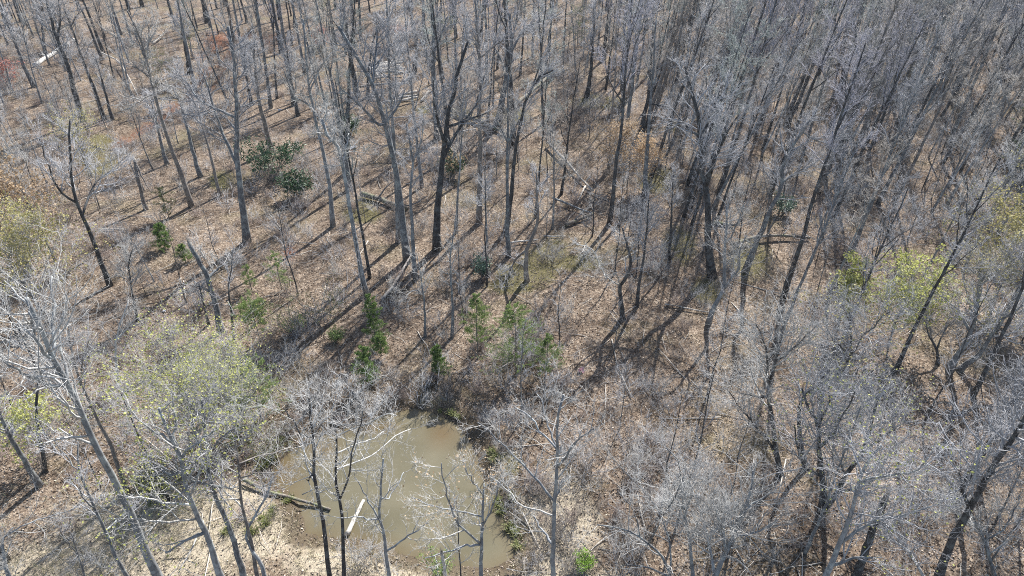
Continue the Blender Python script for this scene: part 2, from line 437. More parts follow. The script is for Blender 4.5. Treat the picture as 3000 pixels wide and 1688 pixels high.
# ------------------------------------------------------------------ thin spring haze
def build_haze():
    x0, x1, y0, y1, z0, z1 = -3100, 3100, -70, 3600, -6, 34
    V = np.array([[x, y, z] for x in (x0, x1) for y in (y0, y1) for z in (z0, z1)], float)
    T = np.array([[0,1,3],[0,3,2],[4,6,7],[4,7,5],[0,4,5],[0,5,1],[2,3,7],[2,7,6],[0,2,6],[0,6,4],[1,5,7],[1,7,3]])
    m = bpy.data.materials.new('thin haze'); m.use_nodes = True; nt = m.node_tree; nt.nodes.clear()
    out = nt.nodes.new('ShaderNodeOutputMaterial'); pv = nt.nodes.new('ShaderNodeVolumePrincipled')
    pv.inputs['Color'].default_value = (.80, .88, 1.0, 1); pv.inputs['Density'].default_value = .00015; pv.inputs['Anisotropy'].default_value = .2
    nt.links.new(pv.outputs[0], out.inputs['Volume'])
    tag(obj('haze', make_mesh('haze', V, T, m, False)), 'thin bluish spring haze in the air', 'haze', kind='stuff')
build_haze()

# ------------------------------------------------------------------ trees
def crown_levels(src, S, n1, rg, tw=1.0, m2=6, m3=6, m4=3, up=.55, spread=(.55, 1.05), dl=1.0, wavy=False):
    k2, k3, wg = (6, 5, 1.35) if wavy else (4, 3, 1.0)
    """src = list of (P(k,3), R(k), t0, weight). returns branch geometry and tip points"""
    g = Geo(); tips = []
    tot = sum(w for *_, w in src); L1 = []; R1 = []
    for P, R, t0, w in src:
        m = max(2, int(round(n1 * w / tot)))
        C, CR = grow(P[None], R[None], m, t0, 1.0, spread[0], spread[1], S, 6, .62, .3, up, .17, rg, .5, .010 * tw)
        L1.append(C); R1.append(CR)
    L1 = np.concatenate(L1); R1 = np.concatenate(R1); R1 = np.minimum(R1, .011 * S + .008)
    g.tubes(L1, R1, 4)
    l1 = plen(L1)
    L2, R2 = grow(L1, R1, m2, .2, 1.0, .45, 1.0, l1 * (.7 if wavy else .62), k2, .62, .4, .35, .20 * wg, rg, .5, .009 * tw)
    R2 = np.minimum(R2, .012 * tw + .001); g.tubes(L2, R2, 3)
    l2 = np.clip(plen(L2), .35, 2.2)
    L3, R3 = grow(L2, R2, m3, .15, 1.0, .4, 1.1, l2 * .62 * dl, k3, .7, .5, .25, .26 * wg, rg, .45, .0055 * tw)
    R3 = np.minimum(R3, .0068 * tw); g.tubes(L3, R3, 3, cone=True)
    if m4:
        l3 = np.clip(plen(L3), .2, .9)
        L4, R4 = grow(L3, R3, m4, .15, .95, .4, 1.1, l3 * .75, 2, .8, .6, .2, .1, rg, .4, .0042 * tw)
        g.tubes(L4, R4, 3, cone=True); tips.append(L4[:, -1])
    tips.append(L3[:, -1])
    return g, np.concatenate(tips)

def trunk_radii(k, r0, r1, flare=1.35):
    t = np.linspace(0, 1, k); r = r0 + (r1 - r0) * t ** .85
    return r * (1 + (flare - 1) * np.exp(-t * k / 1.2 * .9))

CROPS = {'A': (0, 0), 'B': (1000, 0), 'C': (2000, 0), 'D': (0, 563), 'E': (1000, 563), 'F': (2000, 563), 'G': (0, 1126), 'H': (700, 1126), 'I': (1400, 1126), 'J': (2000, 1126)}
K = 1000 / 2575.0
def pxs(s):
    """'A 350,0 400,200 B 20,30' -> pixels of the photograph"""
    out = []; ox = oy = 0
    for tok in s.split():
        if tok in CROPS: ox, oy = CROPS[tok]
        else:
            a, b = tok.split(','); out.append((ox + float(a) * K, oy + float(b) * K))
    return np.array(out)
OCC = []      # occupied spots (x, y, r)

def lift(P2, base, off):
    """rays through the pixels cut by an upright plane facing the camera through base, pushed back by off metres"""
    h = np.array([base[0], base[1]]); dist = np.linalg.norm(h); nrm = h / dist
    d = ray(P2[:, 0], P2[:, 1])
    t = (dist + off) / (d[:, 0] * nrm[0] + d[:, 1] * nrm[1])
    return d * t[:, None] + np.array([0, 0, CAM_H])

def traced(name, label, trunk, w, bark_k='grey', twig='grey', limbs=(), S=None, n1=34, cb=.45, buds=None, tw=1.0, broken=False, rtop=.3, m=(6, 6, 3), nb=0, group=None, budsize=.05, up=.55, cat='tree', limb_bark=None):
    """a tree standing where its foot meets the ground, its trunk and main limbs following the photograph"""
    rg = np.random.default_rng(abs(hash_s(name + label)))
    P2 = pxs(trunk); base = ground_at(P2[0, 0], P2[0, 1])
    dep = base[1] * CT + (CAM_H - base[2]) * ST
    r0 = max(.05, w * K * dep / F / 2)
    dirn = rg.choice([-1, 1])
    hh = np.linspace(0, 1, len(P2)) ** 1.3
    P3 = lift(P2, base, dirn * 1.3 * hh * rg.random())
    P3[0] = base; P3 = resample(P3, 14 if len(P2) > 3 else 10)
    P3[2:-1] += rg.normal(size=P3[2:-1].shape) * r0 * .12
    P3[0, 2] -= .12
    R = trunk_radii(len(P3), r0, r0 * rtop)
    root = empty(name, base); tag(root, label, cat, group)
    loc = P3 - base
    g = Geo(); g.tubes(loc[None], R[None], 10 if w > 30 else 7)
    if broken:                                           # splintered top of the snag
        top = loc[-1]; ax = unit(loc[-1] - loc[-2])
        sg_ = Geo(); sg_.tubes(np.array([loc[-1] - ax * .12, loc[-1] + ax * .05])[None], np.array([[R[-1] * 1.04, R[-1] * .98]]), 9)
        for q in range(7):
            a = q * .9; o = np.array([math.cos(a), math.sin(a), 0]) * R[-1] * .6
            s0 = np.array([top + o - ax * .15, top + o * .9 + ax * rg.uniform(.2, .7)])
            sg_.tubes(s0[None], np.array([[R[-1] * .5, .01]]), 5, cone=True)
    obj('trunk', g.mesh('trunk', BARK[bark_k]), root)
    if broken: obj('broken_top', sg_.mesh('broken_top', BARK['bleached'], False), root)
    src = []
    if not broken: src.append((loc, R, cb, plen(loc[None])[0] * (1 - cb)))
    for ls in limbs:
        bk = limb_bark or bark_k; thin = .55
        if isinstance(ls, tuple): ls, bk = ls; thin = .3
        L2 = pxs(ls)
        d2 = np.hypot(*(project(P3)[q] - L2[0][q] for q in (0, 1)))
        j = int(np.argmin(d2)); L2[0] = np.array(project(P3[j:j+1])).ravel()
        hd = np.linalg.norm(base[:2]); o0 = (P3[j, :2] @ (base[:2] / hd)) - hd
        seg = np.concatenate([[0], np.cumsum(np.linalg.norm(np.diff(L2, axis=0), axis=1))]) * dep / F
        L3 = lift(L2, base, o0 + seg * rg.uniform(.15, .7) * rg.choice([-1, 1]))
        L3[0] = P3[j]; L3 = resample(L3, 10) - base
        L3[2:] += rg.normal(size=L3[2:].shape) * .03
        rl = np.linspace(min(R[j] * .75, r0 * thin), r0 * .12 + .005, 10); lg = Geo(); lg.tubes(L3[None], rl[None], 7 if w > 30 else 5)
        obj('limb', lg.mesh('limb', BARK[bk]), root)
        src.append((L3, rl, .2, plen(L3[None])[0]))
    height_m = loc[-1, 2]
    S = S or max(1.3, .19 * height_m)
    dist = np.linalg.norm(base[:2]); tw = tw * (.95 if dist < 44 else (1.1 if dist < 60 else 1.5))
    if n1:
        nr = dist < 44
        if nr: n1 = int(n1 * (1.0 if base[0] > 8 else .6)); m = (min(m[0], 5), min(m[1], 5), min(m[2], 2))
        cg, tips = crown_levels(src, S, n1, rg, tw, *m, up=up, dl=1.25 if nr else 1.0, wavy=nr)
        obj('crown', cg.mesh('crown', TWIG[twig]), root)
        if buds:
            n = nb or len(tips) // 3
            t = tips[rg.choice(len(tips), min(n, len(tips)), replace=False)]
            bgm = Geo(); bgm.leaves(t + rg.normal(size=t.shape) * .04, budsize, rg, .6, .7)
            tag(obj('buds', bgm.mesh('buds', LEAF[buds], False, True), root), kind='stuff')
    OCC.append((base[0], base[1], 1.3))
    return root

def hash_s(s):
    h = 7
    for ch in s: h = (h * 131 + ord(ch)) & 0x7FFFFFFF
    return h

T = traced
# --- lower left: young trees close to the camera
T('bare_tree', 'tallest leaning pale trunk over the left clearing with lime sprigs beside it', 'G 1230,1540 1190,1448 1070,1180 980,960 890,800 800,580 740,500 680,370 620,220 560,90 510,0 D 430,1300 380,1180 280,960 200,800', 62, 'smooth', 'pale', ['G 500,40 430,20 330,0 D 160,1350 20,1270', 'G 560,100 520,0 D 490,1320 440,1150 450,1030', 'D 380,1180 400,980 420,820 D 390,640', 'D 430,1300 330,1220 260,1060 220,900'], S=3.4, n1=60, cb=.55, m=(7, 7, 3), rtop=.35)
T('bare_tree', 'slimmer grey trunk standing just behind the tallest leaning pale tree', 'G 965,815 950,780 890,620 830,450 730,250 660,90 610,0 D 590,1400 530,1150 520,1000', 34, 'tan', 'grey', ['D 590,1400 620,1250 680,1100', 'D 530,1150 430,1080 370,980'], S=3, n1=36, cb=.6)
T('bare_tree', 'pale grey budding tree with long dead limbs beside the straw clearing', 'G 1730,1600 1690,1500 1620,1330 1550,1130 1470,950 1430,850 1390,700 1370,580 1320,460 1250,320 1200,180', 54, 'smooth', 'pale', [('G 1470,1050 1300,1040 1180,1030 1000,1020 820,1010', 'pale'), ('G 1420,910 1300,895 1200,880 1060,850 940,845', 'pale'), 'G 1380,740 1250,670 1120,590', 'G 1370,580 1430,480 1540,400 1650,330', 'G 1300,450 1200,380 1100,310 1000,220 960,170', 'G 1520,1110 1400,1180 1250,1270', 'G 1330,440 1330,300 1300,120'], S=2.6, n1=56, cb=.5, buds='bud_yellow', nb=900, budsize=.05, m=(6, 6, 3))
T('bare_tree', 'dark curved trunk with yellow buds between the pale tree and the twisted tree', 'G 1870,1580 1840,1500 1810,1330 1770,1200 1690,980 1600,800 1560,640 1570,500 1540,300 1520,100', 50, 'grey', 'grey', ['G 1570,740 1450,715 1350,690 1230,620', 'G 1560,560 1640,430 1760,330', 'G 1540,300 1440,180 1400,60', 'G 1600,770 1700,775 1800,780'], S=2.6, n1=46, cb=.5, buds='bud_yellow', nb=800, budsize=.05)
T('bare_tree', 'snaking pale stem forked from a dark straight one beside the pond shore', 'G 2000,1560 1990,1420 1980,1370 1900,1250 1840,1130 1880,1070 1960,930 2030,800 2060,690', 36, 'smooth', 'grey', [], S=1.6, n1=16, cb=.6, m=(5, 5, 2))
T('bare_tree', 'straight slender trunk right behind the snaking pale stem', 'G 1960,1540 1940,1448 1900,1200 1840,1000 1810,800 1800,600 1770,400 1760,250', 32, 'tan', 'pale', ['G 1830,640 1900,560 2050,520 2200,470', 'G 1810,700 1950,670 2080,660', 'G 1790,500 1880,380 1980,330'], S=2.2, n1=36, cb=.5)
T('bare_tree', 'thin grey tree forked at mid height left of the tallest leaning trunk', 'G 1010,1560 960,1448 890,1340 840,1200 790,1080 720,950 660,820 600,680 580,560 590,440', 32, 'grey', 'grey', ['G 600,680 480,510 400,420', 'G 790,1070 900,1010 1010,930', 'G 690,930 600,830 590,770'], S=1.8, n1=28, cb=.55, m=(5, 5, 3))
T('bare_tree', 'dark crooked trunk above the lime sprigs at the left edge', 'G 335,660 340,590 310,480 290,350 270,150 290,0 D 250,1250 150,1070 130,980', 30, 'dark', 'grey', ['D 250,1250 300,1330 310,1380'], S=1.8, n1=22, cb=.6, m=(5, 5, 2))
T('bare_tree', 'ivy speckled grey trunk leaning in from the left edge low down', 'G 300,765 180,570 80,400 20,260 -60,90', 45, 'grey', 'grey', [], S=2.4, n1=22, cb=.5)
T('bare_tree', 'thin dark pole beside the log shadow at the left edge', 'G 130,240 80,140 20,0 D 0,1380', 22, 'dark', 'brown', [], S=1.5, n1=12, cb=.5, m=(5, 5, 2))
T('bare_tree', 'whip thin sapling in the brown brush under the two pale trunks', 'G 680,1540 640,1448 590,1290 540,1130', 20, 'grey', 'grey', ['G 590,1290 500,1180 440,1130'], S=1.4, n1=16, cb=.3, m=(5, 5, 2), cat='sapling')
T('bare_tree', 'stout grey trunk sweeping long bare branches in from the bottom left corner', 'G 110,1560 60,1448 20,1250 30,1150 100,1080', 40, 'smooth', 'pale', ['G 25,1160 150,1080 320,1020 520,950 640,900', 'G 30,1250 -80,1100'], S=2.4, n1=30, cb=.3)
# --- around the pond
T('bare_tree', 'dark slim trunk with pale upper stem standing before the pond log', 'H 730,1660 690,1500 660,1250 640,1050 610,900 580,780 560,650 570,450 545,300 530,100', 40, 'dark', 'pale', ['H 575,460 480,400 400,270 340,180', 'H 545,330 620,280 760,190 900,130', 'H 580,700 520,720'], S=2.6, n1=44, cb=.6)
T('bare_tree', 'dark trunk forked into two black stems over the pond', 'H 800,1660 790,1500 785,1200 780,1000 770,890 735,800 730,600 740,450 735,380 700,260', 36, 'dark', 'pale', ['H 770,880 800,780 830,640 860,470 900,330 930,200', ('H 860,500 940,430 1000,420 1100,350', 'pale'), ('H 900,340 1010,270 1100,230 1200,240', 'pale'), ('H 830,650 950,560 1060,500 1150,400 1300,330', 'pale'), 'H 735,400 640,330 560,280'], S=2.4, n1=52, cb=.62)
T('bare_tree', 'small grey tree forking low in front of the middle of the pond', 'H 1165,1640 1140,1500 1110,1250 1090,1100 1060,1000 1060,900 1075,720 1090,560', 34, 'smooth', 'pale', ['H 1060,1000 1000,930 950,830 880,700', 'H 1065,880 1120,870 1180,780 1240,660', 'H 1060,1010 900,1000 740,1010', 'H 1130,1230 1300,1130 1420,1040'], S=1.7, n1=34, cb=.5, m=(5, 5, 3))
T('bare_tree', 'blue grey forked tree with leafy brown tips in front of the pond', 'H 1825,1640 1825,1500 1830,1250 1840,1050 1845,850 1850,750', 40, 'smooth', 'pale', ['H 1820,1190 1700,1100 1640,1020 1600,930 1570,800 1540,600', 'H 1600,980 1450,910 1300,850', 'H 1840,830 1780,760 1700,620', 'H 1845,1040 1900,960 1950,820 1960,740', 'H 1830,1180 1700,1210 1550,1270 1400,1310'], S=1.9, n1=50, cb=.6, buds='bud_orange', nb=420, budsize=.05)
T('bare_tree', 'straight smooth grey tree with candelabra limbs at the right shore of the pond', 'H 2370,1620 2370,1500 2370,1250 2375,1050 2385,850 2400,650 2400,450 2400,250 2450,80', 42, 'smooth', 'pale', [('H 2340,1010 2150,920 2000,790 1960,740 1900,700', 'pale'), 'H 2370,890 2250,730 2100,560 1900,360 1800,280', 'H 2400,480 2270,330 2170,220 2080,180', 'H 2410,640 2500,500 2570,400 2680,330', 'H 2350,1250 2280,1100 2220,980', 'H 2400,500 2330,300 2260,80', 'H 2370,880 2430,760 2500,700'], S=2.0, n1=60, cb=.5, m=(5, 6, 3))
T('tree_snag', 'short broken grey stub with green leaves around it at the pond foot', 'H 1580,1640 1565,1500 1550,1380 1530,1270', 28, 'pale', 'grey', [], n1=0, broken=True, rtop=.8, cat='snag')
T('bare_tree', 'pencil thin dark sapling between the blue grey tree and the broken stub', 'H 1680,1640 1675,1448 1660,1250 1650,1000 1640,880', 15, 'dark', 'pale', [], S=1.3, n1=16, cb=.4, m=(5, 5, 2), cat='sapling')
# --- middle band
T('tree_snag', 'tall leaning snag with a pale splintered top left of the pond slope', 'D 1665,1060 1655,1000 1640,900 1600,750 1560,620 1500,520 1430,390', 46, 'grey', 'pale', ['D 1590,740 1530,720 1460,700', 'D 1570,640 1660,560 1740,530'], S=2.2, n1=16, cb=.5, broken=True, rtop=.62, cat='snag')
T('bare_tree', 'thin dark tree beside the foot of the splintered snag', 'D 1765,1110 1750,950 1720,720 1750,550 1760,420', 20, 'dark', 'grey', ['D 1735,800 1680,840'], S=2, n1=24, cb=.5)
T('bare_tree', 'short dark pole just left of the splintered snag', 'D 1575,1000 1550,900 1520,780 1500,700', 22, 'dark', 'grey', [], S=1.6, n1=16, cb=.5, m=(5, 5, 2))
T('bare_tree', 'black crooked oak in front of the orange brush at the left', 'D 830,705 770,540 690,340 640,200 580,100 550,0 A 520,1100 530,900', 38, 'dark', 'grey', ['D 575,105 450,10 A 340,1180 300,1050', 'D 640,150 660,50 A 720,1380 850,1270 980,1160'], S=3, n1=34, cb=.55)
T('bare_tree', 'slim dark tree with pale crown in the middle of the left clearing', 'D 1040,970 1000,780 980,650 970,530 1000,430', 22, 'dark', 'pale', [], S=2, n1=26, cb=.45)
T('bare_tree', 'white limbed young tree left of the yellow budding crown', 'D 890,1460 870,1150 910,980 970,820', 26, 'pale', 'pale', ['D 880,1120 1000,980 1080,900', 'D 860,1290 750,1190'], S=2, n1=30, cb=.35)
T('bare_tree', 'main forked grey tree with a wide dark foot left of the glossy evergreen shrubs', 'A 1862,1826 1840,1600 1810,1400 1790,1230 1790,1050 1790,800 1770,600 1760,400 1720,200', 52, 'grey', 'grey', ['A 1790,1250 1700,1050 1640,900 1560,620 1500,500', 'A 1640,900 1570,800 1480,740 1430,650 1350,560'], S=3.6, n1=52, cb=.5)
T('bare_tree', 'tan trunked tall tree with pale broken limbs hanging beside the red gully', 'A 1445,1560 1410,1440 1380,1360 1310,1170 1250,980 1190,800 1150,640 1110,480 1060,280 960,80', 36, 'tan', 'pale', [('A 1160,725 1090,740 1030,780 965,830', 'bleached'), ('A 1200,855 1160,880 1150,930', 'bleached'), 'A 1110,480 1060,360 1010,200', 'A 1100,400 1130,250 1090,120', 'A 1150,600 1060,530 1000,500'], S=3, n1=42, cb=.6)
T('bare_tree', 'grey tree with a snapped crooked top right of the red gully', 'A 1515,1335 1490,1270 1450,1120 1410,960 1370,800 1310,670', 34, 'grey', 'pale', [('A 1310,680 1290,645 1260,660', 'bleached')], S=1.7, n1=14, cb=.6)
T('bare_tree', 'lilac grey slender trunk between the snapped tree and the main forked tree', 'A 1660,1480 1640,1400 1590,1170 1540,1000 1490,830 1440,700 1330,560', 24, 'tan', 'grey', [], S=2.6, n1=30, cb=.5)
T('bare_tree', 'tan trunk rising from behind the glossy evergreen shrub', 'A 2045,1135 2010,980 1960,800 1930,560 1920,300', 40, 'tan', 'grey', [], S=3, n1=32, cb=.5)
T('bare_tree', 'long slim light trunk right of the glossy evergreen shrubs', 'A 2510,1710 2500,1560 2490,1420 2450,1200 2400,1000 2360,800 2320,600 2300,300 2290,150', 34, 'smooth', 'pale', ['A 2370,860 2200,720 2140,520', 'A 2330,640 2420,500 2500,400'], S=3, n1=40, cb=.5)
T('bare_tree', 'grey trunk left of the tan tall tree near the red gully', 'A 1262,1240 1220,1100 1190,960 1140,760', 30, 'grey', 'grey', [], S=2.6, n1=24, cb=.5)
T('tree_snag', 'tan bare stub with no crown in the left clearing', 'A 1100,1582 1060,1430 1030,1300 1010,1200', 30, 'tan', 'grey', ['A 1010,1220 1080,1350 1130,1440'], n1=0, broken=True, rtop=.75, cat='snag')
T('bare_tree', 'smooth straight blue grey pole leaning above the green pines by the pond', 'E 192,775 170,700 130,500 90,250 45,0 B 20,1300 0,1100 A 2470,1050 2430,900', 38, 'smooth', 'pale', ['A 2560,1100 2480,980', 'B 10,1180 60,1000'], S=2.4, n1=28, cb=.7, rtop=.45)
T('bare_tree', 'big grey forked tree with a wavy left limb behind the pine saplings', 'E 500,520 480,380 440,0 B 420,1350 380,1100 340,1000 330,930 280,780 230,620 130,450 40,310 -20,200', 56, 'grey', 'grey', ['B 340,1000 300,960 220,880 100,750 0,670', 'B 230,620 250,450 270,330 270,200', 'B 340,960 430,800 480,680'], S=3.4, n1=46, cb=.5)
T('bare_tree', 'thin twin topped trunk touching the big grey forked tree', 'E 560,660 545,470 530,200 520,0 B 530,1330 545,1270 510,1000 490,930', 34, 'smooth', 'grey', ['B 545,1270 610,1050 620,900'], S=2.2, n1=28, cb=.6)
T('bare_tree', 'blackest forked trunk in the middle of the woods beside orange leaves', 'E 722,435 715,400 720,250 735,0 B 750,1420 760,1250 770,1130 790,900 840,740 880,560 960,300', 58, 'dark', 'grey', ['B 770,1130 740,960 700,800 690,600', 'B 780,1150 850,1030 920,920 1020,800 1080,560', 'B 860,1010 960,900 1100,850'], S=3.2, n1=48, cb=.55)
T('bare_tree', 'straight lilac trunk right of the blackest forked trunk', 'E 1040,235 B 1040,1440 1050,1200 1045,900 1045,600 1040,400 1010,0', 42, 'tan', 'grey', ['B 1040,400 1000,260 960,120', 'B 1045,480 1120,380 1250,270'], S=3, n1=36, cb=.6)
T('bare_tree', 'dark slanting trunk with a branch reaching toward the white fallen log', 'E 1240,295 1270,150 1285,0 B 1280,1440 1310,1150 1350,950 1390,750 1450,640 1500,560 1600,530', 38, 'dark', 'grey', ['B 1460,640 1500,480 1530,200 1540,0'], S=3, n1=36, cb=.55)
T('bare_tree', 'thick grey trunk whose foot meets the big fallen grey log', 'B 1172,955 1190,900 1200,830 1220,700 1250,560 1290,400 1280,250 1270,100', 54, 'grey', 'grey', ['B 1250,560 1200,440 1150,350', 'B 1290,400 1380,210 1500,160 1650,110'], S=3.4, n1=38, cb=.45)
T('bare_tree', 'dark thick trunk left of the stack of pale poles', 'B 122,728 115,710 100,600 80,480 60,350 10,0', 46, 'dark', 'grey', [], S=3.4, n1=32, cb=.5)
T('bare_tree', 'slim dark trunk right against the stack of pale poles', 'B 198,735 200,700 210,500 230,350 270,220 260,120', 26, 'dark', 'grey', ['B 235,330 290,150'], S=2.6, n1=26, cb=.5)
T('bare_tree', 'thick grey trunk under a dense crown right of the pale poles', 'B 728,1050 730,1000 710,800 700,600 690,450 700,200 690,60', 54, 'grey', 'grey', ['B 700,560 640,400 600,240', 'B 695,420 760,250 800,120'], S=3.6, n1=44, cb=.4)
T('bare_tree', 'leaning dark trunk just beyond the right end of the pale poles', 'B 548,560 565,450 570,300 540,180 500,0', 34, 'dark', 'grey', [], S=3, n1=28, cb=.5)
T('bare_tree', 'dark foot flared trunk above a mossy patch in the far woods', 'B 1852,735 1870,640 1890,450 1910,200 1900,60', 34, 'dark', 'grey', [], S=3, n1=28, cb=.5)
T('bare_tree', 'dark trunk beyond the orange budding saplings', 'B 2263,998 2280,900 2310,780 2330,600 2340,400', 38, 'dark', 'grey', ['B 2320,800 2420,800 2540,840'], S=3, n1=30, cb=.45)
T('bare_tree', 'brown kinked tree on the mossy slope above the pine saplings', 'E 1402,675 1390,600 1400,420 1450,330 1490,180 1470,0 B 1470,1300', 38, 'tan', 'grey', ['E 1400,430 1320,500 1270,590 1240,700'], S=2.2, n1=24, cb=.6)  # side limb follows a cast shadow; shade built in as a branch shape
T('bare_tree', 'thin black pole left of the large dark trunk and its root hole', 'E 2470,545 2480,380 2490,200 2500,0 B 2510,1300', 24, 'dark', 'grey', [], S=1.8, n1=18, cb=.6)
T('bare_tree', 'twisted pale crowned tree on a dark foot above the pond slope', 'E 2125,960 2115,900 2110,800 2085,710 2130,690 2190,540 2150,370 2120,270', 38, 'dark', 'pale', [('E 2090,720 2020,660 1960,580 1920,460 1880,410 1770,400', 'pale'), ('E 2110,690 2080,620 2030,590', 'bleached')], S=1.9, n1=34, cb=.5, limb_bark='smooth', up=.2)
T('bare_tree', 'dark straight trunk right behind the twisted pale crowned tree', 'E 2232,860 2240,720 2260,620 2290,420 2310,200 2320,60', 28, 'dark', 'grey', [], S=2.4, n1=26, cb=.5)
T('bare_tree', 'thin grey tree left of the pine saplings with a pale foot', 'E 836,1095 840,900 830,700 820,500 850,300', 26, 'grey', 'pale', [], S=1.8, n1=24, cb=.5)
T('bare_tree', 'light slender stem leaning behind the small dark cedar', 'E 632,1092 625,800 610,720 590,560 570,480', 22, 'smooth', 'pale', ['E 625,800 560,740 450,790'], S=1.9, n1=24, cb=.5)
T('bare_tree', 'thin straight pole with moss at its foot near the pine saplings', 'E 1100,425 1090,200 1085,60 B 1090,1350', 20, 'grey', 'grey', [], S=1.8, n1=18, cb=.6)
# --- upper left
T('bare_tree', 'thickest black oak trunk in the top left corner', 'A 632,915 600,850 560,680 520,520 450,330 400,200 350,0', 46, 'dark', 'grey', ['A 440,260 460,120 440,0'], S=3.4, n1=34, cb=.4)
T('bare_tree', 'black slanting trunk right of the thickest oak in the top left', 'A 792,905 770,850 720,700 650,520 590,350 530,180 480,60', 30, 'dark', 'grey', ['A 530,170 600,80'], S=3, n1=28, cb=.5)
T('bare_tree', 'thin black trunk third in the row from the top left oak', 'A 850,905 840,870 800,720 760,570 720,430', 25, 'dark', 'grey', [], S=2.4, n1=22, cb=.45)
T('bare_tree', 'dark trunk whose foot meets the pale fallen trunk in the top left', 'A 345,412 330,330 315,180 310,0', 26, 'dark', 'grey', [], S=2.6, n1=22, cb=.5)
T('bare_tree', 'grey trunk beside the small red budding tree at the left edge', 'A 262,658 200,550 140,400 80,240 20,100', 34, 'grey', 'grey', [], S=3, n1=28, cb=.5)
T('bare_tree', 'dark trunk in front of the pale green pine near the red gully', 'A 1432,556 1410,430 1380,280 1350,60', 30, 'dark', 'grey', [], S=3, n1=26, cb=.5)
T('bare_tree', 'dark trunk standing left of the stack of pale poles by the red bank', 'A 2250,875 2200,650 2180,480 2150,300', 30, 'dark', 'grey', [], S=2.8, n1=26, cb=.5)
T('bare_tree', 'dark trunk under the twiggy crown behind the main forked tree', 'A 1900,790 1870,650 1850,520 1850,350', 26, 'dark', 'grey', [], S=2.8, n1=26, cb=.5)
# --- right side
T('bare_tree', 'largest dark trunk with a reddish root hole at its foot', 'F 225,640 210,560 190,350 190,150 190,0 C 170,1420 140,1250 130,1080 140,950 120,880 80,750 20,500', 60, 'dark', 'grey', ['C 190,1440 230,1230 290,1100 340,1000 420,870', 'C 130,1080 180,950 290,650', 'C 120,1070 50,980 -60,850'], S=3.8, n1=60, cb=.5)
T('bare_tree', 'curved blue grey tree leaning right beside the largest dark trunk', 'F 195,985 230,870 290,790 320,700 310,560 320,420 330,280 330,100', 38, 'smooth', 'pale', ['F 310,730 380,640 430,580 430,420 480,330', 'F 335,410 400,270 470,80'], S=2.6, n1=36, cb=.5)
T('bare_tree', 'grey trunk rising to the right behind the mossy fallen limb', 'F 470,600 560,380 620,240 680,100 740,0 C 760,1200 850,1080 960,900', 46, 'grey', 'grey', ['C 900,990 1050,1080 1180,1050', 'C 740,1400 870,1300 1000,1230'], S=3.2, n1=44, cb=.5)
T('bare_tree', 'thick pale barked tree splitting wide at the right edge', 'F 2010,1350 2040,1270 2130,1150 2200,1000 2230,800 2250,600 2250,500', 46, 'smooth', 'pale', ['F 2160,1050 2090,900 1980,800 1760,690', 'F 2250,700 2290,620 2280,560', 'F 2230,740 2400,560 2560,470'], S=2.8, n1=60, cb=.4, buds='bud_olive', nb=1500, budsize=.055, m=(6, 7, 3))
T('bare_tree', 'dark limbed half of the wide splitting tree reaching the right edge', 'F 2080,1345 2250,1220 2330,1080 2420,950 2570,850', 44, 'grey', 'grey', ['F 2340,1120 2450,1080 2570,1010', 'F 2330,1080 2250,990 2130,880'], S=2.6, n1=38, cb=.5, buds='bud_olive', nb=600)
T('bare_tree', 'small black Y shaped stem left of the wide splitting tree', 'F 1925,1300 1920,1190 1850,1070 1840,1010', 28, 'dark', 'grey', ['F 1920,1190 1970,1050 2060,950'], S=2, n1=18, cb=.6)
T('bare_tree', 'dense silvery crown over a dark stem right of the pond', 'J 740,690 715,560 690,400 680,250 650,150 640,0 F 680,1330 740,1150 760,1000', 42, 'dark', 'pale', ['J 700,520 640,420 550,320 450,190 350,60', 'J 660,110 560,90 380,60', 'F 650,1440 640,1200 560,1000', 'F 700,1300 860,1160 1000,1020'], S=3.4, n1=80, cb=.45, m=(7, 7, 3))
T('bare_tree', 'several stemmed dark tree with yellow leaf tips in the lower right thicket', 'J 1050,960 1060,800 1040,600 1030,450 1010,250 950,200 900,30', 52, 'dark', 'grey', ['J 1050,700 900,620 870,480 840,300', 'J 1020,300 1100,150 1110,0', 'J 1040,500 1130,380 1300,50'], S=3.2, n1=60, cb=.45, buds='bud_yellow', nb=420, budsize=.05)
T('bare_tree', 'long arching dark trunk with yellow leaf tips leaning right in the thicket', 'J 1040,980 1150,840 1230,680 1330,560 1400,400 1440,200 1480,80', 46, 'dark', 'grey', ['J 1180,830 1290,790 1450,720 1600,640', 'J 1330,560 1500,400 1700,260', 'J 1240,660 1150,500'], S=3.2, n1=56, cb=.5, buds='bud_yellow', nb=420, budsize=.05)
T('bare_tree', 'blue grey smooth leaning tree crossing the bottom right thicket', 'J 1020,1600 1080,1448 1190,1200 1250,1020 1300,860 1330,720 1400,580 1500,460', 50, 'smooth', 'grey', ['J 1220,1200 1320,1110 1400,1050 1700,970 1950,900', 'J 1330,730 1480,700 1760,660 1850,560', 'J 1150,1370 1300,1310 1500,1300'], S=2.8, n1=56, cb=.45, buds='bud_yellow', nb=380, budsize=.05)
T('tree_snag', 'dark thick snag with a pale cut top in the bottom right thicket', 'J 1270,1520 1310,1448 1430,1100 1530,860', 62, 'dark', 'grey', [], n1=0, broken=True, rtop=.72, cat='snag')
T('bare_tree', 'broad black trunk rising to the right edge from the bottom thicket', 'J 1900,1560 1980,1300 2060,1120 2180,900 2330,640 2440,480 2560,290 2680,100', 66, 'dark', 'grey', ['J 2180,900 2100,760 2090,640'], S=3.6, n1=44, cb=.5)
T('bare_tree', 'second black trunk slanting parallel to the broad black trunk at the right edge', 'J 2070,870 2150,720 2260,530 2380,320 2500,130 2600,-40', 52, 'dark', 'grey', [], S=3.2, n1=34, cb=.5)
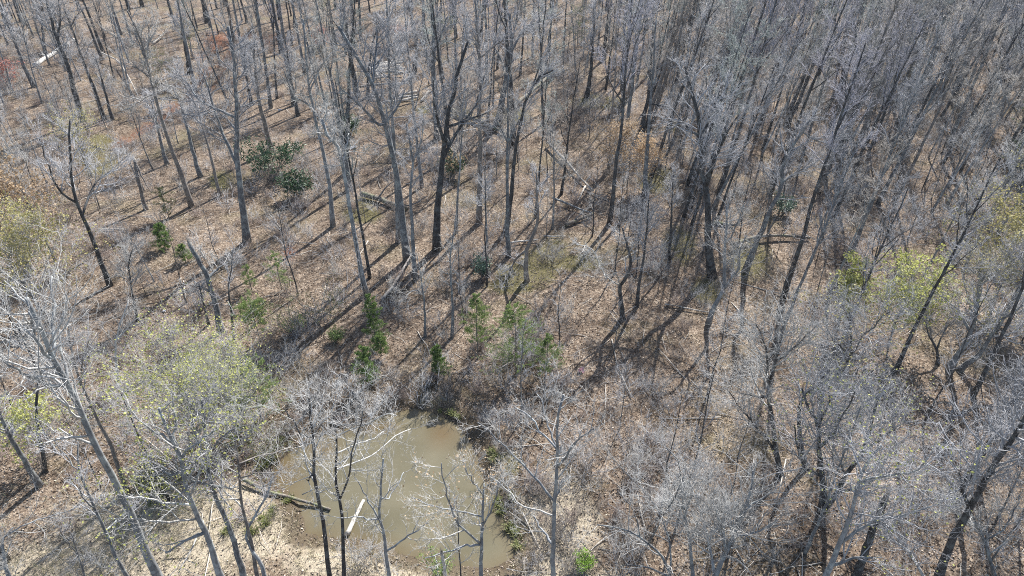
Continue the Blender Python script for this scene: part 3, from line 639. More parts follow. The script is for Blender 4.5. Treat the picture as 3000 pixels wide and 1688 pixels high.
T('bare_tree', 'low forked grey tree with leaning stems in front of the bottom right thicket', 'J 230,1600 240,1448 360,1200 440,970 520,800 530,650', 44, 'smooth', 'pale', ['J 250,1430 200,1180 140,1000 110,860 30,720', 'J 440,980 560,880 760,760', 'J 380,1180 560,1120 700,1040', 'J 330,1280 300,1100 230,900'], S=2.8, n1=76, cb=.35, m=(6, 7, 3))
T('bare_tree', 'pale twiggy tree spreading wide at the bottom right of the pond', 'I 1480,1600 1450,1440 1390,1290 1200,1130 1050,1080 900,1060', 30, 'grey', 'pale', ['I 1470,1440 1460,1200 1380,960 1240,800 1060,600 960,480', 'I 1380,970 1180,940 1050,800', 'I 1450,1440 1250,1370 1100,1360 930,1430', 'I 1400,1000 1500,820 1560,640 1420,480'], S=2.4, n1=84, cb=.3, m=(6, 7, 3))
T('bare_tree', 'slender grey pole with a narrow fork beside the pale twiggy tree', 'I 1625,1600 1620,1440 1600,1180 1560,1000 1540,800 1550,700', 34, 'smooth', 'pale', ['I 1610,1190 1650,1080', 'I 1555,960 1620,830'], S=2.2, n1=40, cb=.5)
T('bare_tree', 'pale stem crossing the dark trunks at the far bottom right corner', 'J 2380,1600 2350,1448 2280,1200 2190,1000 2150,950', 36, 'grey', 'pale', ['J 2330,1180 2430,1100 2500,960 2570,800', 'J 2250,1100 2100,980 1960,930'], S=2.6, n1=40, cb=.45)
T('bare_tree', 'bent bleached stem arching over the bottom right thicket', 'J 1860,1560 1820,1448 1700,1250 1560,1160 1390,1110', 30, 'pale', 'grey', ['J 1700,1250 1640,1120 1500,1040'], S=2.4, n1=34, cb=.4)
T('bare_tree', 'grey crown with a faint yellow haze behind the silvery crown', 'J 930,640 900,480 870,300 900,80 F 1250,1330 1270,1150 1260,900', 36, 'dark', 'grey', ['F 1260,1200 1380,1060 1560,900', 'F 1260,1250 1130,1100 1050,960'], S=3.2, n1=60, cb=.4, buds='bud_olive', nb=400, budsize=.06)

# --- upper right
T('bare_tree', 'black double topped tree highest in the dense right woods', 'C 1180,1190 1250,1000 1300,850 1340,640 1330,500 1300,300 1290,150', 44, 'dark', 'grey', ['C 1345,600 1410,430 1430,300 1440,120', 'C 1330,520 1450,420 1560,330'], S=3.4, n1=44, cb=.4)
T('bare_tree', 'grey leaning tree with a dark arching limb in the right woods', 'C 1385,980 1400,850 1440,720 1480,620 1600,530 1720,430', 40, 'grey', 'grey', [('C 1420,850 1500,800 1600,770 1800,775', 'dark'), 'C 1480,640 1560,690 1600,660'], S=3.2, n1=40, cb=.5)
T('bare_tree', 'dark trunk left of the double topped tree in the right woods', 'C 545,1000 600,880 640,720 700,560 740,400', 32, 'dark', 'grey', [], S=3, n1=30, cb=.5)
T('bare_tree', 'slanting black trunk between the dark trunk and double topped tree', 'C 780,950 880,760 960,560 1020,380 1060,200', 34, 'dark', 'grey', [], S=3, n1=32, cb=.5)
T('bare_tree', 'slanting dark trunk before the dark conifers at the right edge', 'C 2040,700 2110,520 2200,330 2260,200', 34, 'dark', 'grey', [], S=3.2, n1=32, cb=.4)
T('bare_tree', 'long dark slanting trunk nearest the right edge of the dense woods', 'C 2280,900 2350,640 2440,420 2530,220', 38, 'dark', 'grey', [], S=3.2, n1=32, cb=.4)

# ------------------------------------------------------------------ repeats: the rest of the woods
def proto_tree(name, H, r0, bark_k, twig, S, n1, nlimb, first, lean, rg, m=(5, 6, 3), loc=(0, 0, 0), tw=1.0):
    k = 14; t = np.linspace(0, 1, k)
    w = np.cumsum(rg.normal(size=(k, 2)) * .03 * H / 14, axis=0) + t[:, None] ** 1.4 * lean
    P = np.concatenate([w, (t * H)[:, None]], 1); P[:2, :2] *= .2; P[0, 2] -= .2
    R = trunk_radii(k, r0, r0 * .22)
    root = empty(name, loc); g = Geo(); g.tubes(P[None], R[None], 8)
    src = [(P, R, first + .1, H * (1 - first))]
    if nlimb:
        C, CR = grow(P[None], R[None], nlimb, first, .85, .35, .7, H * .34, 9, .6, .25, .7, .1, rg, .45, .03)
        g.tubes(C, CR, 6)
        for q in range(len(C)): src.append((C[q], CR[q], .25, plen(C[q:q+1])[0]))
    obj('trunk', g.mesh('trunk', BARK[bark_k]), root)
    cg, _ = crown_levels(src, S, n1, rg, 1.35, *m)
    obj('crown', cg.mesh('crown', TWIG[twig]), root)
    return root
PROTOS = []
pg = np.random.default_rng(5)
specs = [(19, .185, 'dark', 'lavender', 2.9, 38, 4, .45), (21, .2, 'grey', 'grey', 3.1, 42, 5, .42), (17, .14, 'dark', 'lichen', 2.5, 32, 3, .4),
         (15, .12, 'smooth', 'warm', 2.4, 30, 4, .35), (22, .19, 'tan', 'warm', 2.9, 36, 4, .5), (13, .12, 'dark', 'brown', 2.0, 26, 3, .35),
         (16, .15, 'grey', 'pale', 2.8, 44, 5, .3), (11, .1, 'smooth', 'pale', 1.8, 26, 3, .3), (18, .17, 'dark', 'grey', 2.8, 34, 5, .4),
         (20, .29, 'dark', 'lichen', 2.6, 22, 3, .55), (19, .26, 'grey', 'warm', 2.5, 20, 3, .55)]

def zone_density(px, py):
    """trees per square metre of ground seen at that pixel"""
    if py > 1250:
        if px > 1950: return 1/75
        if px < 560: return 1/140
        return 0
    if px > 2080 and py > 640: return 1/36 if py < 900 else 1/50
    if px > 1560 and py < 700: return 1/13 if px > 1850 else 1/26
    if px > 1560: return 1/38 if py < 860 else 1/160
    if py < 330: return (1/34 if px > 1050 else 1/38)
    if px < 560: return 1/38 if py < 800 else 1/70
    if px > 1000 and py < 860: return 1/32
    return 1/500
CLEAR = [(1150, 330, 120, 190), (1120, 235, 95, 90), (1130, 110, 70, 60), (1640, 470, 90, 60), (820, 480, 90, 60), (1190, 600, 60, 40), (520, 340, 60, 45)]
def free(x, y, r):
    for a, b, c in OCC:
        if (a - x) ** 2 + (b - y) ** 2 < max(c, r) ** 2: return False
    return True
fr = np.random.default_rng(77); spots = []
while len(spots) < 900:
    n = 6000
    X = fr.uniform(-125, 125, n); Y = fr.uniform(9, 172, n)
    Z = height(X, Y); PX, PY = project(np.stack([X, Y, Z], -1)); S_ = sdf(POND, X, Y)
    got = 0
    area = 250 * 163
    for q in range(n):
        if not (-320 < PX[q] < 3320 and -60 < PY[q] < 2050) or S_[q] < 1.5: continue
        if any(abs(PX[q]-a) < rx and abs(PY[q]-b) < ry for a, b, rx, ry in CLEAR): continue
        if fr.random() > zone_density(PX[q], PY[q]) * area / n / 1.0: continue
        if not free(X[q], Y[q], 1.5): continue
        spots.append((X[q], Y[q], Z[q], PX[q], PY[q])); OCC.append((X[q], Y[q], 1.1)); got += 1
    break
spots.sort(key=lambda s: math.hypot(s[0], s[1]))
def zone_name(px, py):
    if px > 1560 and py < 640: return 'woods past the fallen white log', 'bare tree in the crowded grey woods past the fallen white log'
    if px > 1560: return 'thicket beside the pond', 'bare tree in the twiggy thicket around the wide splitting tree'
    if py < 430 and px < 1060: return 'woods around the red gully', 'bare tree among the open woods around the red clay gully'
    if py < 430: return 'woods behind the pale poles', 'bare tree in the woods behind the stack of pale poles'
    if px < 900: return 'woods by the leaf clearing', 'bare tree at the edge of the leafy clearing left of the snag'
    return 'woods on the slope above the pond', 'bare tree on the leaf covered slope above the pond'
N_IND = 300 - 80
near, far = spots[:N_IND], spots[N_IND:]
def kind_for(px, py, rg):
    if px < 560 and 180 < py < 1250: p = [0, 0, 0, .1, 0, .2, .3, .4, 0]
    elif px > 1900 and py > 600: p = [.12, .12, .1, .1, .03, .1, .22, .12, .09]
    elif py > 420 and px < 1900: p = [.06, .04, .12, .10, .06, .05, 0, .05, 0, .28, .24]
    elif px < 1500: p = [.12, .12, .10, .10, .10, .05, .06, .05, .06, .13, .11]
    else: p = [.16, .16, .14, .12, .12, .06, .08, .05, .11]
    return rg.choice(len(p), p=p)
LAND = [(505,320,'the red gully bank'),(1140,240,'the pole stacks'),(1660,480,'the white fallen log'),(2080,790,'the largest dark trunk'),(2780,1080,'the wide splitting tree'),(640,950,'the splintered snag'),(830,490,'the glossy evergreen shrubs'),(1840,540,'the orange budding saplings'),(1280,720,'the blackest forked trunk'),(722,700,'the main forked tree'),(762,1000,'the lime feathery pine'),(2290,1390,'the silvery crowned tree'),(2750,1650,'the broad black trunk'),(1690,140,'the green pine at the top'),(245,355,'the thickest top left oak'),(30,260,'the small red budding tree'),(484,725,'the darkest round cedar'),(1513,1090,'the widest green pine'),(1825,930,'the twisted pale tree'),(2790,120,'the olive pine at top right'),(2980,390,'the dark right edge conifer'),(2640,270,'the faint pine in the right woods'),(1708,1650,'the bright green bush'),(320,830,'the black crooked oak'),(1545,825,'the kinked brown tree'),(2240,695,'the mossy fallen limb'),(1620,1690,'the candelabra tree'),(1075,860,'the leaning blue grey pole'),(2600,1000,'the yellow budding treetop'),(470,1690,'the tallest pale trunk'),(60,800,'the orange tan tree'),(586,518,'the snapped crooked tree'),(1420,360,'the big fallen grey log'),(2450,1560,'the cut dark snag'),(1720,280,'the flared far trunk'),(1284,1100,'the small dark cedar'),(2293,625,'the grey green right bush')]
ORD = ['nearest', 'second', 'third', 'fourth', 'fifth', 'sixth', 'seventh', 'eighth', 'ninth', 'tenth', 'eleventh', 'twelfth', 'thirteenth', 'fourteenth', 'fifteenth', 'sixteenth', 'seventeenth', 'eighteenth', 'nineteenth', 'twentieth']
PENDING = {}
def ask_label(o, what, px, py):
    """each repeat is told by its look and by its place beside a landmark; alike ones are counted outward from it"""
    a, b, nm = min(LAND, key=lambda l: math.hypot(l[0] - px, l[1] - py)); dx, dy = px - a, py - b
    side = ('right of ' if dx > 0 else 'left of ') if abs(dx) > abs(dy) else ('beyond ' if dy < 0 else 'in front of ')
    PENDING.setdefault((what, side + nm), []).append((math.hypot(dx, dy), o))
def give_labels():
    for (what, where), lst in PENDING.items():
        lst.sort(key=lambda v: v[0])
        for q, (_, o) in enumerate(lst):
            o['label'] = f'{what} {where}' if len(lst) == 1 else (f'{ORD[q]} {what} {where}' if q < len(ORD) else f'{what} farther {where}')
    PENDING.clear()
def look_of(k, H):
    return ('tall ' if H > 17.5 else 'short ' if H < 13 else '') + ['dark trunked', 'grey', 'dark trunked', 'smooth grey', 'tan trunked', 'dark twiggy', 'pale twigged', 'smooth grey', 'dark trunked', 'thick dark trunked', 'thick grey'][k] + ' bare tree'
made = {}
for x, y, z, px, py in near:
    k = int(kind_for(px, py, fr)); s = fr.uniform(.8, 1.15); rz = tilt_turn((fr.normal(.15, .06) * (1 if py < 700 else .4) if px > 1900 else fr.normal(-.03 if px < 700 else .02, .06)), fr.uniform(0, 6.28)); s *= min(1, max(.55, math.hypot(x, y) / 52)) * (.62 if (px < 560 and 180 < py < 1250) else 1); sc = (s * fr.uniform(.9, 1.1), s * fr.uniform(.9, 1.1), s)
    if k not in made:
        H, r0, b_, t_, S_, n1, nl, f_ = specs[k]
        made[k] = proto_tree('bare_tree', H, r0, b_, t_, S_, n1, nl, f_, pg.normal(size=2) * .7, pg)
        o = made[k]; o.location = (x, y, z); o.rotation_euler = rz; o.scale = sc
    else: o = copy_tree(made[k], (x, y, z), rz, sc)
    grp, lab = zone_name(px, py); tag(o, lab, 'tree', grp); ask_label(o, look_of(k, specs[k][0] * s), px, py)
give_labels()

def scatter_stuff(name, pts, kinds, rots, scales, sources, label, cat):
    """ONE object that repeats existing meshes on points (for what is past counting)"""
    me = bpy.data.meshes.new(name); pts = np.asarray(pts, np.float32)
    me.vertices.add(len(pts)); me.vertices.foreach_set('co', pts.ravel())
    for nm, tp, arr in (('kind_id', 'INT', kinds), ('turn', 'FLOAT', rots), ('size', 'FLOAT', scales)):
        at = me.attributes.new(nm, tp, 'POINT'); at.data.foreach_set('value', np.asarray(arr, np.int32 if tp == 'INT' else np.float32))
    o = obj(name, me); tag(o, label, cat, kind='stuff')
    ng = bpy.data.node_groups.new(name, 'GeometryNodeTree')
    ng.interface.new_socket('Geometry', in_out='INPUT', socket_type='NodeSocketGeometry')
    ng.interface.new_socket('Geometry', in_out='OUTPUT', socket_type='NodeSocketGeometry')
    gi = ng.nodes.new('NodeGroupInput'); go = ng.nodes.new('NodeGroupOutput'); jn = ng.nodes.new('GeometryNodeJoinGeometry')
    def named(nm, tp):
        a = ng.nodes.new('GeometryNodeInputNamedAttribute'); a.data_type = tp; a.inputs['Name'].default_value = nm
        return a.outputs['Attribute']
    kid = named('kind_id', 'INT'); tr = named('turn', 'FLOAT'); sz = named('size', 'FLOAT')
    cx = ng.nodes.new('ShaderNodeCombineXYZ'); ng.links.new(tr, cx.inputs['Z'])
    cs = ng.nodes.new('ShaderNodeCombineXYZ')
    for a in 'XYZ': ng.links.new(sz, cs.inputs[a])
    for q, obs in enumerate(sources):
        cmp_ = ng.nodes.new('FunctionNodeCompare'); cmp_.data_type = 'INT'; cmp_.operation = 'EQUAL'
        ng.links.new(kid, cmp_.inputs[2]); cmp_.inputs[3].default_value = q
        for ob in obs:
            oi = ng.nodes.new('GeometryNodeObjectInfo'); oi.inputs['Object'].default_value = ob; oi.transform_space = 'ORIGINAL'
            ip = ng.nodes.new('GeometryNodeInstanceOnPoints')
            ng.links.new(gi.outputs[0], ip.inputs['Points']); ng.links.new(cmp_.outputs[0], ip.inputs['Selection'])
            ng.links.new(oi.outputs['Geometry'], ip.inputs['Instance']); ng.links.new(cx.outputs[0], ip.inputs['Rotation']); ng.links.new(cs.outputs[0], ip.inputs['Scale'])
            ng.links.new(ip.outputs[0], jn.inputs[0])
    ng.links.new(jn.outputs[0], go.inputs[0])
    md = o.modifiers.new('repeat', 'NODES'); md.node_group = ng
    return o
if far:
    ks = sorted(made); src = [list(made[k].children) for k in ks]
    kk = []
    for x, y, z, px, py in far:
        k = int(kind_for(px, py, fr)); kk.append(ks.index(k) if k in ks else 0)
    scatter_stuff('far_woods', [(a[0], a[1], a[2]) for a in far], kk, fr.uniform(0, 6.28, len(far)), fr.uniform(.75, 1.15, len(far)), src,
                  'mass of bare grey trees filling the farthest woods', 'woods')

# ------------------------------------------------------------------ saplings and brush
def proto_sapling(name, H, r0, bark_k, S, n1, rg, m=(4, 4, 2), twig=None, first=.3, buds=None):
    k = 8; t = np.linspace(0, 1, k)
    P = np.concatenate([np.cumsum(rg.normal(size=(k, 2)) * .035 * H / 4, axis=0), (t * H)[:, None]], 1); P[0, 2] -= .1
    R = trunk_radii(k, r0, r0 * .3); g = Geo(); g.tubes(P[None], R[None], 5)
    root = empty(name, (0, 0, 0)); obj('trunk', g.mesh('trunk', BARK[bark_k]), root)
    cg, tips = crown_levels([(P, R, first, H)], S, n1, rg, .9, *m, up=.5)
    obj('crown', cg.mesh('crown', TWIG[twig or 'grey']), root)
    if buds:
        bgm = Geo(); tt = tips[rg.choice(len(tips), min(len(tips), buds[1]), replace=False)]
        bgm.leaves(tt + rg.normal(size=tt.shape) * .08, buds[2], rg, .6, .7); tag(obj('buds', bgm.mesh('buds', LEAF[buds[0]], False, True), root), kind='stuff')
    return root
sp = [(6.5, .045, 'grey', 1.3, 14, 'grey'), (5, .035, 'dark', 1.0, 12, 'brown'), (8, .06, 'dark', 1.5, 16, 'grey'), (4, .03, 'tan', .9, 12, 'pale')]
def sap_density(px, py):
    if py > 1240 and px < 1540: return 1/60 if (px < 880 and py < 1500) else 1/150
    if px > 1500 and py > 900: return 1/38 if px > 1900 else 1/24
    if px > 1500: return 1/13 if py < 700 else 1/24
    if py < 430: return 1/32
    return 1/48
sg = np.random.default_rng(8); sspots = []
X = sg.uniform(-95, 95, 9000); Y = sg.uniform(12, 120, 9000); Z = height(X, Y); PX, PY = project(np.stack([X, Y, Z], -1)); S_ = sdf(POND, X, Y)
for q in range(9000):
    if not (-40 < PX[q] < 3040 and -20 < PY[q] < 1740) or S_[q] < .6: continue
    if sg.random() > sap_density(PX[q], PY[q]) * (190 * 108) / 9000: continue
    if any(abs(PX[q]-a) < rx and abs(PY[q]-b) < ry for a, b, rx, ry in CLEAR) and sg.random() < .8: continue
    if free(X[q], Y[q], .7): sspots.append((X[q], Y[q], Z[q], PX[q], PY[q])); OCC.append((X[q], Y[q], .5))
sspots.sort(key=lambda s: math.hypot(s[0], s[1]))
smade = {}
for x, y, z, px, py in sspots[:280]:
    k = int(sg.integers(4)); s = sg.uniform(.7, 1.2); rz = sg.uniform(0, 6.28); sc = (s, s, s * sg.uniform(.85, 1.2))
    if k not in smade:
        H, r0, b_, S0, n1, t_ = sp[k]; o = smade[k] = proto_sapling('bare_sapling', H, r0, b_, S0, n1, sg, twig=t_)
        o.location = (x, y, z); o.rotation_euler = (0, 0, rz); o.scale = sc
    else: o = copy_tree(smade[k], (x, y, z), rz, sc)
    grp, lab = zone_name(px, py); tag(o, lab, 'sapling', 'saplings in the ' + grp)
    H = sp[k][0] * s; ask_label(o, ('tall ' if H > 6.5 else 'small ' if H < 4.2 else 'middling ') + ['grey', 'brown twigged', 'dark stemmed', 'pale'][k] + ' leafless sapling', px, py)
give_labels()
if len(sspots) > 280:
    fs = sspots[280:]; ks = sorted(smade)
    scatter_stuff('far_saplings', [a[:3] for a in fs], sg.integers(0, len(ks), len(fs)), sg.uniform(0, 6.28, len(fs)), sg.uniform(.7, 1.2, len(fs)),
                  [list(smade[k].children) for k in ks], 'thin leafless saplings filling the floor of the farther woods', 'saplings')

def brush_mesh(rg, stems, H, twig, name):
    a = rg.uniform(0, 6.28, stems); b = rg.uniform(.1, .75, stems)
    d = np.stack([np.cos(a) * np.sin(b), np.sin(a) * np.sin(b), np.cos(b)], -1)
    k = 4; P = np.empty((stems, k, 3)); P[:, 0] = rg.normal(size=(stems, 3)) * [.25, .25, 0] - [0, 0, .05]
    L = H * rg.uniform(.5, 1.1, stems)
    for q in range(1, k):
        d = unit(d + rg.normal(size=d.shape) * .18); P[:, q] = P[:, q-1] + d * (L / (k - 1))[:, None]
    R = np.linspace(.014, .007, k)[None] * np.ones((stems, 1)); g = Geo(); g.tubes(P, R, 3)
    C, CR = grow(P, R, 6, .2, 1, .4, 1.0, H * .45, 3, .8, .6, .3, .2, rg, .4, .007); g.tubes(C, CR, 3, cone=True)
    D, DR = grow(C, CR, 4, .1, 1, .4, 1.0, H * .2, 2, .8, .6, .2, .2, rg, .4, .006); g.tubes(D, DR, 3, cone=True)
    return g.mesh(name, TWIG[twig])
bg_ = np.random.default_rng(4)
bm = [brush_mesh(bg_, 11, 1.5, 'brown', 'brush'), brush_mesh(bg_, 9, 2.0, 'grey', 'brush'), brush_mesh(bg_, 14, 1.1, 'red', 'brush'), brush_mesh(bg_, 10, 1.7, 'pale', 'brush')]
BRUSH_AT = [(1180, 1120, 'low tangle of brown brush at the head of the pond'), (1480, 850, 'grey twiggy bush on the mossy slope above the pine saplings'), (720, 1520, 'reddish twig bush on the straw bank before the pond log'), (520, 1330, 'pale twiggy bush under the yellow budding trees')]
bobs = []
for (px, py, lab), me in zip(BRUSH_AT, bm):
    p = ground_at(px, py); o = obj('bare_shrub', me, loc=p); tag(o, lab, 'shrub', 'bare shrubs'); bobs.append(o)
def brush_density(px, py, n):
    d = .17 + .5 * max(0, n)
    if 1380 < px < 1950 and py > 980: d += .08
    if px > 1950 and py > 900: d *= .4
    if 850 < px < 1450 and 1090 < py < 1210: d += .8
    if px < 900 and 1050 < py < 1350: d += .1
    if px > 1900 and py < 600: d += .15
    if px < 1000 and py > 1440: d *= .12
    return d
X = bg_.uniform(-100, 100, 26000); Y = 12 + 118 * bg_.random(26000) ** 1.25; Z = height(X, Y); PX, PY = project(np.stack([X, Y, Z], -1)); S_ = sdf(POND, X, Y)
NZ = fbm(X / 7, Y / 7, 91) * 3
keep = [q for q in range(26000) if -30 < PX[q] < 3030 and -20 < PY[q] < 1740 and S_[q] > .35 and bg_.random() < brush_density(PX[q], PY[q], NZ[q])]
scatter_stuff('brush', np.stack([X, Y, Z], -1)[keep], [int(v) for v in bg_.choice(4, len(keep), p=[.4, .25, .2, .15])], bg_.uniform(0, 6.28, len(keep)), bg_.uniform(.5, 1.15, len(keep)), [[b] for b in bobs],
              'tangled bare brush covering the woodland floor', 'brush')

# ------------------------------------------------------------------ fallen leaves and twigs, dry grass
lg = np.random.default_rng(2)
def scatter_pts(n, y0, y1, pw, margin=.4):
    Y = y0 + (y1 - y0) * lg.random(n) ** pw; X = (lg.random(n) * 2 - 1) * (.80 * Y + 9)
    s = sdf(POND, X, Y); k = s > margin; X, Y = X[k], Y[k]
    return np.stack([X, Y, height(X, Y) + .03], -1)
g = Geo(); P = scatter_pts(110000, 14, 85, 1.2, -.1); P = P[P[:, 2] > WATER_Z + .03]
px, py = project(P); bare = blob(px, py, [(480,1570,300,120),(250,1660,300,80),(1020,1640,190,60),(640,1480,130,70),(1240,1700,160,60)]); P = P[lg.random(len(P)) > bare * .75]
g.leaves(P + lg.normal(size=P.shape) * [0, 0, .01], .062, lg, 1.6, .6)
tag(obj('fallen_leaves', g.mesh('fallen_leaves', LEAF['litter'], False, True)), 'dry brown oak leaves lying all over the ground', 'leaves', kind='stuff')
g = Geo(); P = scatter_pts(4600, 15, 110, 1.2); px, py = project(P); P = P[~((py > 1430) & (px < 1500) & (lg.random(len(P)) < .75))]
n = len(P); a = lg.uniform(0, 6.28, n); L = lg.gamma(2.0, .55, n); d = np.stack([np.cos(a), np.sin(a), lg.normal(size=n) * .08], -1)
Q = P[:, None] + d[:, None] * (np.linspace(-.5, .5, 4)[None, :, None] * L[:, None, None]) + lg.normal(size=(n, 4, 3)) * .05 + [0, 0, .05]
g.tubes(Q, np.clip(L * .012, .008, .05)[:, None] * np.array([1, .9, .7, .4])[None], 4)
tag(obj('fallen_branches', g.mesh('fallen_branches', BARK['bleached'])), 'small pale dead branches littering the forest floor', 'branches', kind='stuff')

g = Geo(); cand = scatter_pts(60000, 15, 48, 1.0, .2); px, py = project(cand)
dn = blob(px, py, [(480,1570,330,130),(250,1660,300,80),(1020,1640,190,60),(640,1480,150,70),(1240,1700,160,60),(1470,1420,36,120),(1525,1560,40,110),(1280,1170,60,30),(760,1560,140,80)])
C = cand[lg.random(len(cand)) < dn * .42]; n = len(C); nb = 6
C = np.repeat(C, nb, 0) + lg.normal(size=(n * nb, 3)) * [.07, .07, 0]; a = lg.uniform(0, 6.28, n * nb); h = lg.uniform(.12, .42, n * nb)
d = np.stack([np.cos(a) * .7, np.sin(a) * .7, np.ones(n * nb)], -1) * h[:, None]
sd = np.stack([-np.sin(a), np.cos(a), 0 * a], -1) * .014
V = np.stack([C - sd, C + sd, C + d], 1); g.add(V, np.arange(n * nb * 3).reshape(-1, 3), np.repeat(lg.random(n * nb) ** 1.3, 3))
tag(obj('dry_grass', g.mesh('dry_grass', LEAF['straw'], False, True)), 'pale dry grass on the sunny banks of the pond', 'grass', kind='stuff')

def sedge_mesh(rg):
    g = Geo(); n = 70; a = rg.uniform(0, 6.28, n); h = rg.uniform(.2, .5, n); C = rg.normal(size=(n, 3)) * [.13, .13, 0]
    d = np.stack([np.cos(a) * .6, np.sin(a) * .6, np.ones(n)], -1) * h[:, None]; sd = np.stack([-np.sin(a), np.cos(a), 0 * a], -1) * .02
    m1 = C + d * .6; m2 = C + d + np.stack([np.cos(a), np.sin(a), -np.ones(n)], -1) * (h * .25)[:, None]
    V = np.stack([C - sd, C + sd, m1 + sd, m1 - sd, m2], 1)
    T_ = np.array([[0, 1, 2], [0, 2, 3], [3, 2, 4]])[None] + (np.arange(n) * 5)[:, None, None]
    g.add(V, T_, np.repeat(rg.random(n), 5)); return g.mesh('sedge_tuft', LEAF['sedge'], False, True)
sms = [sedge_mesh(lg) for _ in range(3)]
SEDGE = [(1440,1328),(1452,1338),(1468,1342),(1448,1350),(1500,1458),(1462,1480),(1466,1500),(1458,1466),(1468,1492),(1500,1553),(1510,1566),(1492,1545),(1520,1600),(815,1452),(845,1466),(800,1490),(838,1470),(772,1520),(798,1508),(778,1536),(740,1560),(665,1560),(1290,1206),(1332,1218),(1345,1224),(1320,1212),(785,1360),(800,1345),(770,1370),(790,1330)]
SHORE = {}
for q, (px, py) in enumerate(SEDGE):
    p = ground_at(px, py); o = obj('sedge_tuft', sms[q % 3], loc=(p[0], p[1], p[2] - .02)); s = lg.uniform(.5, 1.0); o.scale = (s, s, s); o.rotation_euler = (0, 0, lg.uniform(0, 6))
    where = 'right shore' if px > 1400 else 'far tip' if py < 1250 else 'shady upper left shore' if py < 1400 else 'bank below the fallen log'
    tag(o, None, 'grass tuft', 'sedge tufts on the ' + where); SHORE.setdefault(where, []).append((py, px, o))
for where, lst in SHORE.items():
    for q, (_, _, o) in enumerate(sorted(lst, key=lambda v: v[:2])):
        o['label'] = f"{ORD[q] if q else 'first'} green sedge tuft on the {where} of the pond, counted downward"

# ------------------------------------------------------------------ evergreens and leafy shrubs
def conifer(label, bx, by, ty, wpx, kind, dens=1.0, shape=1.0, bark_k='tan', cat='tree', lo=.22, name='pine_tree', leaf=.058, nl=1.0, rnd=False):
    rg = np.random.default_rng(hash_s(label)); base = ground_at(bx, by)
    dep = base[1] * CT + (CAM_H - base[2]) * ST
    P = lift(np.array([[bx, by], [bx, ty]]), base, np.zeros(2)); H = P[1, 2] - base[2]; W = wpx * dep / F / 2
    root = empty(name, base); tag(root, label, cat)
    k = 8; t = np.linspace(0, 1, k); L = np.concatenate([np.cumsum(rg.normal(size=(k, 2)) * .02 * H / 5, 0), (t * H)[:, None]], 1); L[0] = (0, 0, -.1)
    R = np.linspace(max(.04, H * .012), .012, k); g = Geo(); g.tubes(L[None], R[None], 6); obj('trunk', g.mesh('trunk', BARK[bark_k]), root)
    nb = int(34 * dens); tt = lo + (1 - lo) * (np.arange(nb) + rg.random(nb)) / nb; tt = np.minimum(tt, .985)
    i = np.minimum((tt * (k - 1)).astype(int), k - 2); f_ = (tt * (k - 1) - i)[:, None]; pos = L[i] * (1 - f_) + L[i + 1] * f_
    az = np.arange(nb) * 2.4 + rg.normal(size=nb) * .4
    prof = ((1 - tt) / (1 - lo)) ** shape if not rnd else np.sqrt(np.clip(1 - ((tt - (lo + .45 * (1 - lo))) / (.6 * (1 - lo))) ** 2, .05, 1))
    ln = W * (prof * .9 + .12) * rg.uniform(.45, 1.3, nb)
    kk = 5; C = np.empty((nb, kk, 3)); C[:, 0] = pos; d = np.stack([np.cos(az), np.sin(az), rg.uniform(.05, .5, nb)], -1)
    for q in range(1, kk):
        d = unit(d + rg.normal(size=d.shape) * .12 + [0, 0, .05]); C[:, q] = C[:, q-1] + d * (ln / (kk - 1))[:, None]
    CR = np.clip(ln * .012, .008, .05)[:, None] * np.linspace(1, .3, kk)[None]; bgm = Geo(); bgm.tubes(C, CR, 4)
    D, DR = grow(C, CR, 6, .2, 1, .4, 1.0, ln * .5, 3, .7, .4, .25, .15, rg, .4, .004); bgm.tubes(D, DR, 3, cone=True)
    obj('limbs', bgm.mesh('limbs', TWIG['brown']), root)
    # needles sit in sprays along the side shoots
    m = int(28 * nl); u = rg.random((len(D), m)); f2 = np.minimum(u * 2, 1.999); j = f2.astype(int); fr_ = (f2 - j)[..., None]; ar = np.arange(len(D))[:, None]
    pts = (D[ar, j] * (1 - fr_) + D[ar, j + 1] * fr_).reshape(-1, 3); pts = pts + rg.normal(size=pts.shape) * leaf * .7
    lgm = Geo(); lgm.leaves(pts, leaf, rg, .5, .24); obj('foliage', lgm.mesh('foliage', LEAF[kind], False, True), root)
    OCC.append((base[0], base[1], .8)); return root
V_ = conifer
V_('slender green pine sapling standing alone beside the larger pine above the pond', 1400, 1050, 862, 120, 'lime', 1.3, .7, lo=.25, nl=.9)
V_('widest green pine above the head of the pond', 1513, 1092, 900, 200, 'lime', 1.9, .6, lo=.12, nl=.9)
V_('small bushy pine touching the widest pine', 1600, 1100, 985, 120, 'pine', 1.1, .7, lo=.1, nl=.8)
V_('small dark cedar nearest the head of the pond', 1284, 1106, 1016, 62, 'cedar', 1.3, .6, lo=.08)
V_('tall dense green cedar under the leaning blue grey pole', 1105, 1015, 862, 74, 'cedar', 1.4, .6, lo=.1, nl=1.1)
V_('little bright cedar right of the dense green cedar', 1117, 1043, 984, 62, 'pine', .8, .6, lo=.2)
V_('cedar below the dense green cedar, half hidden by pale twigs', 1078, 1125, 1015, 82, 'cedar', 1.2, .6, lo=.1)
V_('darkest round cedar in the left woods near the snag', 484, 728, 652, 62, 'cedar', 1.4, .4, lo=.05, nl=1.2)
V_('small loose cedar between the darkest cedar and the snag', 545, 768, 716, 52, 'pine', .9, .5, lo=.1)
V_('lime green feathery pine on the slope right of the snag', 762, 1000, 878, 118, 'lime', 1.5, 1, lo=.4, rnd=True, nl=.9)
V_('faint green pine seedling above the lime feathery pine', 738, 850, 775, 50, 'lime', .6, .6, lo=.1, nl=.5)
